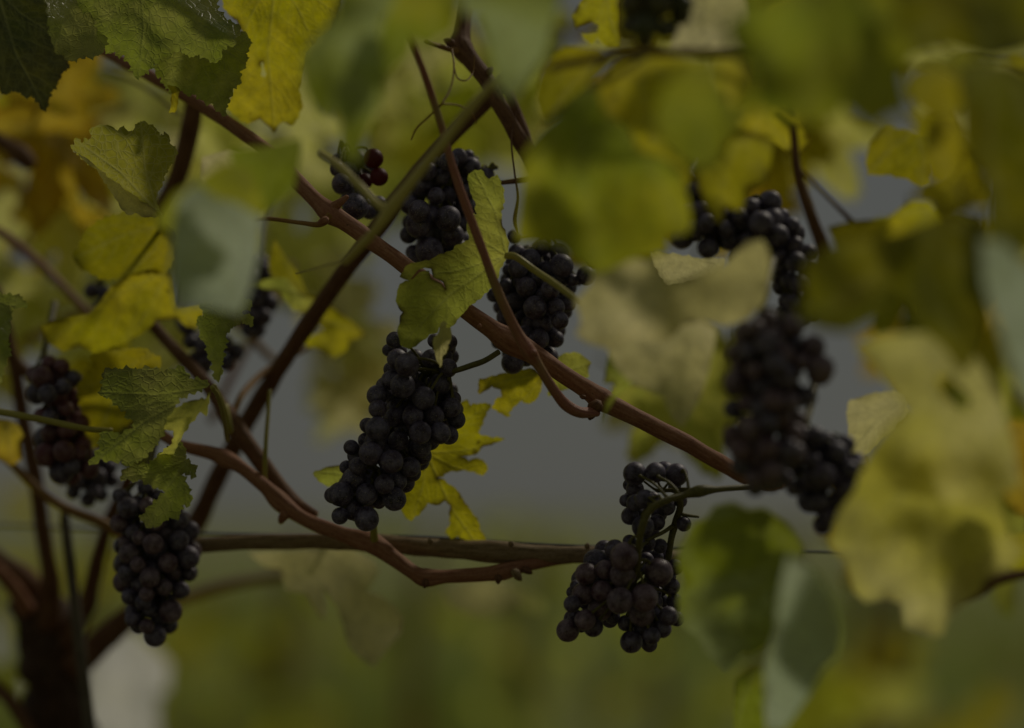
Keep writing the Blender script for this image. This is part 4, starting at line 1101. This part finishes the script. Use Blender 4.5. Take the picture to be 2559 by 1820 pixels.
leaf(vine_trunk, R9, [(140, 1280), (190, 1260), (240, 1370), (260, 1520), (290, 1640), (220, 1640), (180, 1500)], 2.6, 'sun_painted', tilt=(0, 0.1), wave=0.004)
leaf(orange_shoot, R5, [(-60, 1180), (60, 1190), (120, 1230), (150, 1290), (130, 1350), (140, 1440), (80, 1480), (0, 1450), (-60, 1420)], 1.66, 'amber', o=(60, 1180), tilt=(0.1, 0.2), wave=0.005)

# ---------------------------------------------------------------- grapes
def grape_mesh(seed):
    bm = bmesh.new()
    bmesh.ops.create_uvsphere(bm, u_segments=28, v_segments=18, radius=1.0)
    rg = np.random.RandomState(seed)
    el = 1.0 + 0.05 * rg.rand()
    for v in bm.verts:
        n = v.co.normalized()
        d = 1 + 0.022 * mnoise.noise(n * 1.3 + Vector((seed * 5.1, 0, 0)))
        # dimple at the stalk end, small scar at the tip
        d -= 0.07 * math.exp(-((1 - n.z) / 0.02))
        d -= 0.02 * math.exp(-((1 + n.z) / 0.008))
        v.co = Vector((n.x, n.y, n.z * el)) * d
    me = bpy.data.meshes.new('grape')
    bm.to_mesh(me)
    bm.free()
    me.polygons.foreach_set('use_smooth', [True] * len(me.polygons))
    return me


_gm = [grape_mesh(s) for s in range(4)]
GRAPE = {}
for k, m in GM.items():
    GRAPE[k] = []
    for g in _gm:
        c = g.copy()
        c.materials.append(m)
        GRAPE[k].append(c)
STALK = bark_mat('grape_stalk', (0.10, 0.09, 0.02), (0.20, 0.18, 0.04), (0.28, 0.25, 0.07), rough=0.5, stri=0.6)


def build_bunch(label, G, rachis, mats, name='grape_bunch', seed=0, ped=None, pedsub=True):
    """G: list of [u, v, w, r, mat]: metres right, up and along the view from the camera, radius."""
    rg = random.Random(seed)
    A = np.array([g[:4] for g in G], dtype=float)
    for it in range(60):                       # let touching grapes settle in depth
        for i in range(len(A)):
            for j in range(i):
                R = 0.95 * (A[i, 3] + A[j, 3])
                dx, dy, dz = A[i, :3] - A[j, :3]
                xy = dx * dx + dy * dy
                if xy + dz * dz < R * R:
                    need = math.sqrt(R * R - xy) - abs(dz)
                    s = 1 if dz > 0 or (dz == 0 and i % 2) else -1
                    st = min(need * 0.5, 0.0015)
                    A[i, 2] += s * st
                    A[j, 2] -= s * st
    rp = [(Vector(p), r) for p, r in rachis]
    t = thing(name, rp[0][0], label, 'grape bunch', 'bunches of dark grapes on the vine')
    cen = A[:, :3].mean(axis=0)
    verts, faces, uvs = [], [], []
    def add(path, **kw):
        v, f, u = tube_data(path, **kw)
        k = len(verts)
        verts.extend(v)
        faces.extend([tuple(q + k for q in x) for x in f])
        uvs.extend(u)
    add(rp, seg=10, rough=0.10, sub=6)
    rs = catmull([p for p, r in rp], 8)
    W = []
    for i in range(len(A)):
        u, v, w, r = A[i]
        pos = CAM + RGT * u + UPV * v + FWD * w
        W.append(pos)
        d = np.linalg.norm(rs - np.array(pos) + np.array((0, 0, -0.012)), axis=1)
        q = Vector(rs[int(np.argmin(d))])
        out = (pos - q)
        if out.length > 1e-6:
            out.normalize()
        mk = G[i][4]
        o = bpy.data.objects.new('grape', rg.choice(GRAPE[mk]))
        link(o, t, pos)
        o.scale = (r, r, r)
        tip = (out + Vector((0, 0, -0.5)) + Vector((rg.gauss(0, .25), rg.gauss(0, .25), rg.gauss(0, .25)))).normalized()
        o.rotation_euler = tip.to_track_quat('-Z', 'Y').to_euler()
        stem_in = pos - tip * r * 0.93
        mid = (stem_in + q) / 2 - tip * 0.002 + Vector((0, 0, 0.002))
        if (stem_in - q).length < 0.030:
            add([(stem_in, 0.0014), (stem_in - tip * 0.003, 0.0009), (mid, 0.0009), (q, 0.0013)], seg=6, rough=0.1, sub=4)
    s = mesh_obj('stalk', verts, faces, STALK, t, uvs=uvs)
    s['kind'] = 'stuff'
    return t


def traced_bunch(label, D, rows, rachis, mat='black', extra=0.6, seed=0, fill_r=0.0068):
    rg = random.Random(seed + 5)
    D = dmap(D)
    G = []
    for zone, items in rows:
        for it in items:
            x, y, r = it[:3]
            fl = it[3] if len(it) > 3 else ''
            (sx, sy), = to_src(zone, [(x, y)])
            d = D + {'f': -0.012, '': 0.0, 'b': 0.012}[fl[:1] if fl[:1] in 'fb' else ''] + rg.uniform(-.003, .003)
            mk = mat
            if 'r' in fl:
                mk = 'red'
            elif 'p' in fl:
                mk = 'purple'
            G.append([(sx - 1279.5) * KPX * d, (910 - sy) * KPX * d, d, r * ZK * KPX * d, mk])
    for g in G:
        g[3] *= 1.05
    base = list(G)
    for i, g in enumerate(base):
        for h in base[:i]:
            dd = math.hypot(g[0] - h[0], g[1] - h[1])
            if dd < 1.7 * (g[3] + h[3]) and dd > 0.8 * (g[3] + h[3]) and rg.random() < extra:
                u = (g[0] + h[0]) / 2 + rg.uniform(-.001, .001)
                v = (g[1] + h[1]) / 2 + rg.uniform(-.001, .001)
                if all(math.hypot(u - q[0], v - q[1]) > 0.55 * q[3] or q[2] < D + 0.012 for q in G):
                    G.append([u, v, max(g[2], h[2]) + 0.014 + rg.uniform(0, 0.006), min(g[3], h[3], fill_r), mat])
    rp = []
    for zone, x, y, d, r in rachis:
        (sx, sy), = to_src(zone, [(x, y)])
        rp.append((P(sx, sy, d), r * ZK * KPX * dmap(d)))
    return build_bunch(label, G, rp, mat, seed=seed)


def packed_bunch(label, poly, D, r_mm, thick, mats, seed=0, n=90, peduncle=None):
    """grapes packed into the body of a bunch whose side view is `poly` (view pixels)"""
    rg = random.Random(seed + 50)
    D0 = D
    D = dmap(D)
    pl = np.array(poly, dtype=float)
    lo, hi = pl.min(axis=0), pl.max(axis=0)
    k = V2S * KPX * D
    pts = []
    tries = 0
    while len(pts) < n and tries < 9000:
        tries += 1
        x, y = rg.uniform(lo[0], hi[0]), rg.uniform(lo[1], hi[1])
        if not inside(np.array([[x, y]]), pl)[0]:
            continue
        dm = min(seg_dist(np.array([[x, y]]), pl[i], pl[(i + 1) % len(pl)])[0][0] for i in range(len(pl))) * k
        r = r_mm / 1000 * rg.uniform(0.68, 1.12)
        if dm < r * 0.55:
            continue
        z = rg.uniform(-1, 0.6) * thick * min(1.0, math.sqrt(dm / (thick + 1e-6)))
        u, v = (x - 1141.5) * k, (812 - y) * k
        if all((u - a[0]) ** 2 + (v - a[1]) ** 2 + (D + z - a[2]) ** 2 > (0.88 * (r + a[3])) ** 2 for a in pts):
            pts.append([u, v, D + z, r, rg.choice(mats)])
    top = min(poly, key=lambda p: p[1])
    bot = max(poly, key=lambda p: p[1])
    cx = pl[:, 0].mean()
    cyy = pl[:, 1].mean()
    rp = [(PV(top[0] + 22, top[1] - 120, D0 + 0.06), 0.0026), (PV(top[0] + 6, top[1] - 40, D0 + 0.025), 0.0022), (PV(top[0], top[1] + 10, D0 + 0.01), 0.0022), (PV(cx, cyy, D0 + 0.004), 0.0018), (PV((bot[0] + cx) / 2, (bot[1] + cyy) / 2, D0 + 0.003), 0.0014)]
    return build_bunch(label, pts, rp, mats, seed=seed)


traced_bunch('long black grape bunch hanging in the centre below the lime leaf', 1.495, [
    (R6, [(930, 685, 52), (890, 750, 38, 'b'), (950, 805, 62), (1013, 843, 72, 'f'), (905, 870, 45, 'b'), (912, 940, 60), (983, 975, 75, 'f'), (825, 1035, 63), (832, 1118, 55), (940, 1115, 55, 'b'), (930, 1175, 60), (1047, 1167, 65, 'f'), (1115, 1052, 70, 'f'), (1160, 803, 58),
          (1268, 863, 57), (1275, 700, 50, 'b'), (1180, 690, 42, 'b'), (1250, 790, 45, 'b'), (1218, 965, 65), (1180, 1165, 63), (1300, 1060, 50, 'b'), (1290, 1112, 60), (1322, 1188, 56, 'b'), (1095, 1270, 68, 'f'), (1218, 1273, 66), (1275, 1285, 58, 'b'), (1010, 1070, 46, 'b'), (955, 1322, 62),
          (825, 1245, 75, 'f'), (755, 1225, 46, 'b'), (745, 1320, 46, 'b'), (660, 1362, 46, 'b'), (690, 1415, 55, 'b'), (785, 1398, 73, 'f'), (915, 1450, 70, 'f'), (705, 1478, 54), (622, 1492, 42, 'b'), (1095, 1362, 65), (1110, 1415, 54, 'b'), (1030, 1488, 62), (1045, 1525, 52, 'b'),
          (675, 1565, 73), (865, 1597, 60, 'f'), (945, 1577, 62), (870, 1350, 45, 'b'), (770, 1615, 55, 'b'), (990, 1240, 55, 'b'), (1170, 1060, 50, 'b'), (880, 1020, 40, 'b')]),
    (R10, [(595, 135, 76), (530, 150, 50, 'b'), (670, 235, 65), (592, 270, 52), (760, 133, 67), (930, 168, 72), (760, 288, 75), (830, 190, 42, 'b')])],
    [(R6, 1590, 760, 1.495, 18), (R6, 1500, 815, 1.49, 19), (R6, 1420, 845, 1.488, 20), (R6, 1310, 880, 1.49, 18), (R6, 1200, 895, 1.50, 14), (R6, 1110, 930, 1.51, 13), (R6, 1080, 1080, 1.515, 12), (R6, 1000, 1260, 1.515, 11), (R6, 900, 1420, 1.51, 10), (R6, 800, 1560, 1.505, 9), (R6, 720, 1680, 1.50, 7)], seed=1)

traced_bunch('loose purple grape bunch at lower right with bare green stalk showing', 1.475, [
    (R11, [(880, 12, 72), (1008, 3, 63), (1143, 18, 70), (880, 110, 55, 'b'), (820, 180, 38, 'b'), (880, 195, 53), (943, 172, 60, 'f'), (850, 280, 55), (930, 345, 68), (1020, 320, 50, 'b'), (1080, 220, 55, 'b'), (1190, 330, 45, 'b'), (1170, 185, 40, 'b'), (845, 440, 42, 'b'),
           (750, 490, 62), (630, 565, 75, 'b'), (805, 525, 86, 'fp'), (570, 640, 68, 'p'), (685, 612, 58, 'p'), (805, 648, 82, 'fp'), (1030, 635, 86, 'fp'), (505, 720, 36, 'b'), (550, 770, 68, 'p'), (670, 750, 67, 'p'), (780, 805, 80, 'fp'), (935, 790, 84, 'fp'), (480, 830, 52), (660, 870, 74, 'p'),
           (740, 920, 45, 'b'), (560, 925, 63, 'p'), (490, 910, 32, 'b'), (455, 1005, 70, 'p'), (615, 980, 60), (725, 945, 52, 'b'), (920, 890, 80, 'p'), (540, 985, 32, 'b'), (870, 930, 48, 'b'), (820, 960, 48), (855, 1075, 68), (910, 990, 45, 'b'), (980, 1025, 52), (970, 1090, 50, 'b'), (1050, 985, 56),
           (1085, 900, 58), (1145, 930, 46, 'b'), (1130, 600, 50, 'b'), (1110, 720, 50, 'b'), (1040, 820, 52, 'b'), (1090, 660, 50, 'b'), (1130, 820, 50, 'b'), (950, 560, 50, 'b'), (960, 450, 50, 'b'), (1040, 470, 45, 'b'), (990, 900, 60, 'b'), (900, 610, 50, 'b')])],
    [(R11, 1800, 75, 1.50, 20), (R11, 1560, 98, 1.47, 19), (R11, 1400, 110, 1.46, 22), (R11, 1290, 120, 1.455, 42), (R11, 1200, 145, 1.455, 24), (R11, 1080, 180, 1.45, 22), (R11, 980, 235, 1.447, 24), (R11, 930, 330, 1.445, 26), (R11, 905, 450, 1.447, 22), (R11, 895, 600, 1.455, 18), (R11, 870, 740, 1.47, 14)], mat='black', extra=0.35, seed=2)
BR = [o for o in bpy.data.objects if o.get('label', '').startswith('loose purple')][0]
for pts in ([(1290, 118, 1.46, 20), (1210, 112, 1.47, 16), (1130, 115, 1.48, 14), (1020, 118, 1.485, 12)], [(1150, 130, 1.478, 22), (1165, 220, 1.485, 24), (1140, 320, 1.49, 26), (1110, 420, 1.49, 22), (1090, 560, 1.49, 20), (1060, 780, 1.49, 14)],
            [(1120, 340, 1.488, 14), (1060, 380, 1.482, 13), (1000, 410, 1.478, 13), (950, 435, 1.475, 11)], [(1180, 270, 1.485, 12), (1240, 280, 1.485, 10), (1285, 285, 1.485, 8)],
            [(1020, 118, 1.485, 10), (985, 95, 1.48, 8), (940, 60, 1.478, 8)], [(1060, 112, 1.48, 9), (1040, 90, 1.478, 8), (1025, 60, 1.476, 8)], [(1060, 112, 1.48, 9), (1080, 85, 1.478, 8), (1100, 65, 1.476, 8)]):
    tube('side_stalk', [(P(1240 + x * ZK, 1180 + y * ZK, d), r * ZK * KPX * d) for x, y, d, r in pts], STALK, BR, seg=8, rough=0.12, sub=5)

traced_bunch('black grape bunch behind the red shoot at the top centre', 1.55, [
    (R2, [(1335, 995, 54), (1395, 990, 38, 'b'), (1272, 1035, 62), (1410, 1055, 62), (1140, 1090, 58), (1180, 1030, 38, 'b'), (1097, 1180, 68), (1262, 1245, 58, 'b'), (1195, 1242, 52, 'f'), (1027, 1300, 60), (1090, 1347, 66, 'f'), (1270, 1390, 78, 'f'), (1018, 1490, 54, 'b'), (1087, 1437, 78), (1150, 1590, 85, 'f'),
          (1045, 1600, 45, 'b'), (1300, 1500, 70, 'b'), (1515, 1115, 48, 'b'), (1230, 1130, 50, 'b'), (1340, 1150, 60, 'b'), (1180, 1160, 50, 'b'), (1380, 1300, 60, 'b'), (1400, 1220, 50, 'b'), (1350, 1420, 60, 'b'), (1200, 1480, 70, 'b'), (1465, 1340, 34, 'b'), (1330, 1580, 62, 'b'), (1250, 1640, 62), (1065, 1640, 52), (1440, 1180, 50, 'b')])],
    [(R2, 1580, 1060, 1.56, 14), (R2, 1480, 1080, 1.56, 13), (R2, 1330, 1110, 1.56, 12), (R2, 1260, 1220, 1.56, 11), (R2, 1220, 1380, 1.56, 10), (R2, 1190, 1560, 1.56, 8)], seed=3, extra=0.5)

traced_bunch('small bunch of red and black grapes above the thick cane', 1.545, [
    (R2, [(795, 1005, 60, 'r'), (830, 1122, 56, 'r'), (570, 1020, 45, 'b'), (602, 1170, 66), (680, 1312, 82, 'f'), (740, 1150, 48, 'br'), (830, 1290, 45, 'b'), (765, 1345, 45, 'b'), (705, 1240, 45, 'b'), (690, 1010, 55, 'b'), (570, 1080, 44, 'b'), (640, 1080, 50, 'b')])],
    [(R2, 600, 900, 1.56, 12), (R2, 640, 980, 1.56, 11), (R2, 680, 1080, 1.56, 10), (R2, 700, 1200, 1.56, 8)], seed=4, extra=0.2)

traced_bunch('black grape bunch right of the centre leaf behind its yellow stalk', 1.54, [
    (R7, [(115, 30, 44, 'b'), (215, 170, 63), (75, 240, 36, 'b'), (140, 232, 62), (415, 215, 72), (190, 352, 63), (340, 370, 58), (245, 480, 72, 'f'), (375, 480, 56), (450, 450, 55, 'b'), (480, 310, 38, 'b'), (460, 350, 50, 'b'), (570, 280, 60), (60, 340, 44, 'b'), (60, 540, 56), (100, 440, 75, 'b'),
          (295, 580, 60), (400, 565, 54), (170, 560, 60, 'b'), (270, 680, 62), (375, 680, 52), (180, 660, 60, 'b'), (105, 828, 70), (190, 800, 52, 'b'), (330, 790, 62), (240, 720, 60, 'b'), (310, 250, 60, 'b'), (130, 130, 52, 'b'), (400, 300, 60, 'b'), (260, 300, 60, 'b'), (330, 470, 52, 'b'),
          (-15, 400, 44, 'b'), (10, 700, 40, 'b'), (220, 590, 60, 'b'), (300, 420, 60, 'b'), (290, 100, 52, 'b'), (400, 130, 60, 'b'), (100, 690, 60, 'b'), (80, 620, 50, 'b')])],
    [(R7, 330, 40, 1.565, 14), (R7, 300, 140, 1.565, 13), (R7, 260, 300, 1.57, 12), (R7, 230, 500, 1.57, 10), (R7, 200, 720, 1.57, 8)], seed=5, extra=0.5)

packed_bunch('large blurred dark grape bunch hanging at the right', [(1640, 720), (1700, 700), (1770, 700), (1800, 740), (1850, 800), (1858, 850), (1810, 890), (1790, 960), (1785, 1030), (1760, 1080), (1690, 1110), (1640, 1060), (1612, 980), (1625, 900), (1618, 800)], 1.31, 6.8, 0.030, ['black', 'purple'], 11, 100)
packed_bunch('lower blurred dark grape bunch tapering down at the right', [(1750, 975), (1800, 950), (1890, 965), (1928, 1030), (1918, 1090), (1870, 1155), (1835, 1195), (1795, 1150), (1750, 1080)], 1.35, 6.6, 0.025, ['black'], 12, 60)
packed_bunch('blurred dark grape bunch under the yellow leaves at upper right', [(1490, 540), (1520, 470), (1545, 400), (1600, 420), (1660, 440), (1720, 420), (1770, 480), (1800, 540), (1835, 620), (1835, 720), (1735, 720), (1715, 600), (1640, 590), (1590, 575), (1540, 560)], 1.42, 6.8, 0.030, ['black'], 13, 120)
packed_bunch('dark blue grape bunch hanging at lower left under the toothed leaf', [(255, 1090), (330, 1075), (400, 1120), (440, 1170), (445, 1240), (430, 1320), (400, 1370), (385, 1420), (330, 1440), (290, 1410), (270, 1340), (250, 1280), (258, 1200)], 1.59, 7.0, 0.030, ['black', 'purple', 'black'], 14, 90)
packed_bunch('bunch at the left edge with reddish purple grapes on top', [(62, 830), (100, 795), (150, 800), (185, 840), (180, 900), (200, 960), (225, 1040), (190, 1090), (120, 1060), (80, 1000), (70, 900)], 1.62, 7.8, 0.026, ['plum', 'black', 'plum'], 15, 60)
packed_bunch('dark shaded grape bunch below the yellow stalk at left', [(100, 980), (200, 1000), (265, 1040), (250, 1110), (190, 1130), (130, 1090)], 1.68, 7.0, 0.02, ['black'], 19, 24)
packed_bunch('shaded grape bunch half hidden behind the pale blue green leaf', [(545, 590), (580, 555), (605, 590), (610, 680), (590, 740), (550, 760), (530, 700)], 1.70, 7.0, 0.02, ['black'], 16, 30)
packed_bunch('dark silhouetted grapes behind the narrow upright leaf', [(400, 720), (430, 720), (480, 760), (530, 740), (545, 790), (500, 830), (440, 830), (420, 780)], 1.68, 6.6, 0.015, ['black'], 17, 30)
packed_bunch('blurred dark green unripe grape bunch at the top edge', [(1390, -60), (1540, -60), (1535, 30), (1500, 90), (1440, 100), (1390, 70)], 1.27, 6.8, 0.025, ['green'], 18, 50)
packed_bunch('few black grapes in the hole of the yellow leaf at left', [(188, 640), (225, 628), (258, 650), (250, 690), (205, 700)], 1.68, 7.0, 0.01, ['black'], 20, 8)

# ---------------------------------------------------------------- loose foliage behind and around
bg_left = cane('vine_shoot', 'blurred shoot of yellow and amber leaves in the upper left background', [(-120, 520, 2.2, 9), (60, 420, 2.2, 9), (160, 300, 2.2, 8), (300, 240, 2.2, 7)], 'orange', seg=8)
scatter(bg_left, -60, 260, 180, 520, 2.0, 2.4, 11, ['glow', 'amber', 'butter', 'amber', 'yellow'], (70, 110))
scatter(bg_left, -20, 210, 190, 420, 1.88, 1.98, 4, ['amber'], (95, 125))
bg_mid = cane('vine_shoot', 'blurred shoot of lime leaves in the middle left background', [(-120, 860, 1.98, 9), (60, 760, 1.98, 9), (260, 660, 1.98, 8), (420, 560, 2.0, 7)], 'orange', seg=8)
scatter(bg_mid, -60, 420, 480, 820, 1.9, 2.4, 20, ['glow', 'butter', 'glow', 'yellow'], (70, 110))
bg_top = cane('vine_shoot', 'far blurred shoot with pale lime leaves behind the top centre', [(600, 30, 2.6, 10), (760, 150, 2.6, 10), (900, 260, 2.6, 10), (1120, 330, 2.6, 9)], 'green', seg=8)
scatter(bg_top, 620, 1180, 60, 470, 2.3, 3.0, 28, ['glow', 'lime', 'butter', 'glow'], (90, 140), keep=lambda x, y: not (640 < x < 760 and y > 240) and not (1060 < x and y > 330))
bg_right = cane('vine_shoot', 'blurred shoot of yellow and olive leaves across the upper right background', [(1180, 60, 2.22, 9), (1500, 90, 2.24, 9), (1850, 130, 2.26, 9), (2300, 180, 2.28, 8)], 'dark', seg=8)
scatter(bg_right, 1330, 2330, -60, 330, 2.05, 2.5, 38, ['yellow', 'olive', 'amber', 'glow', 'green', 'yellow'], (85, 125), keep=lambda x, y: not (1240 < x < 1380 and y < 140) and not (1820 < x < 2040 and y > 215))
bg_side = cane('vine_shoot', 'blurred shoot of dark and amber leaves along the right border', [(2350, 180, 1.95, 9), (2330, 500, 1.95, 9), (2310, 850, 1.95, 9), (2300, 1200, 1.95, 8)], 'dark', seg=8)
scatter(bg_side, 1950, 2330, 280, 1230, 1.95, 2.4, 36, ['olive', 'yellow', 'amber', 'lime', 'green'], (85, 125), keep=lambda x, y: not (x < 2110 and 220 < y < 520) and not (x < 2010 and 760 < y < 1010) and not (2070 < x < 2170 and 830 < y < 930))
bg_core = cane('vine_shoot', 'blurred shoot of yellow leaves behind the upper right dark bunch', [(1350, 300, 2.1, 8), (1500, 400, 2.1, 8), (1650, 480, 2.1, 8), (1760, 640, 2.1, 7)], 'dark', seg=8)
scatter(bg_core, 1390, 1740, 330, 540, 2.0, 2.3, 12, ['yellow', 'amber', 'olive', 'yellow'], (70, 105))
bg_pale = cane('vine_shoot', 'far blurred shoot with cream leaves behind the right centre', [(1380, 620, 2.0, 8), (1480, 760, 2.0, 8), (1560, 900, 2.0, 7), (1600, 1000, 2.0, 6)], 'green', seg=8)
scatter(bg_pale, 1420, 1640, 640, 960, 1.75, 2.2, 9, ['cream', 'lime', 'cream'], (70, 105))
bg_gap = cane('vine_shoot', 'far blurred shoot with pale lime leaves behind the left canes', [(380, 250, 2.3, 8), (480, 420, 2.3, 8), (600, 560, 2.3, 7), (680, 640, 2.3, 6)], 'green', seg=8)
scatter(bg_gap, 240, 700, 180, 620, 2.1, 2.7, 20, ['glow', 'glow', 'cream', 'lime'], (80, 110))
bg_low = cane('vine_shoot', 'far blurred shoot with lime leaves behind the slanting cane', [(640, 600, 2.3, 8), (700, 700, 2.3, 8), (760, 820, 2.3, 7), (800, 900, 2.3, 6)], 'green', seg=8)
scatter(bg_low, 660, 830, 620, 920, 2.1, 2.5, 9, ['glow', 'cream'], (70, 100))
bg_knot = cane('vine_shoot', 'blurred shoot of olive leaves behind the curled left leaf', [(100, 860, 1.78, 9), (200, 900, 1.78, 9), (300, 960, 1.78, 8)], 'orange', seg=8)
scatter(bg_knot, 200, 300, 820, 960, 1.75, 1.85, 4, ['olive', 'dark'], (70, 90))

# the next row: trunks, low leaves
def row_vine(label, vx, D, n, mats, ylo, yhi, spread, r=0.02):
    base = PV(vx, 1500, D)
    t = thing('grapevine', Vector((base.x, base.y, 0)), label, 'grapevine', 'vines of the next row')
    path = [(Vector((base.x, base.y, -0.05)), r * 1.5), (Vector((base.x + 0.01, base.y, 0.25)), r * 1.15), (Vector((base.x - 0.015, base.y, 0.55)), r), (Vector((base.x + 0.01, base.y, 0.85)), r * 0.95), (Vector((base.x + 0.06, base.y + 0.02, 1.02)), r * 0.7)]
    tube('trunk', path, BARK['dark'], t, seg=12, rough=0.15, sub=6, freq=20)
    scatter(t, vx - spread, vx + spread, ylo, yhi, D - 0.4, D + 0.4, n, mats, (90, 140), pet=False)
    return t


row_vine('nearer blurred vine trunk of the next row in the lower right corner', 1985, 4.2, 18, ['green', 'olive', 'green', 'lime'], 1430, 1760, 260, 0.016)
row_vine('blurred vine trunk left of the nearer one at lower right', 1915, 4.8, 9, ['olive', 'green'], 1420, 1760, 150, 0.018)
row_vine('far blurred low vine with green leaves at the bottom right', 1720, 6.5, 10, ['green', 'olive', 'green', 'amber'], 1420, 1720, 190, 0.025)
row_vine('far blurred low vine with olive leaves at the bottom centre', 1180, 8.0, 12, ['olive', 'green', 'green', 'lime'], 1330, 1700, 240, 0.025)
row_vine('far blurred low vine with green leaves at the bottom left of centre', 640, 7.0, 14, ['green', 'olive', 'green'], 1330, 1700, 240, 0.025)
row_vine('far blurred vine behind the trunk at the lower left', 200, 6.0, 30, ['olive', 'green', 'olive'], 1090, 1650, 230, 0.025)
row_vine('far blurred vine whose pale leaves break the horizon at the centre', 930, 7.0, 10, ['lime', 'green', 'green', 'butter'], 1130, 1420, 330, 0.02)
row_vine('far blurred vine whose leaves break the horizon right of centre', 1480, 8.0, 8, ['lime', 'green'], 1200, 1450, 260, 0.02)
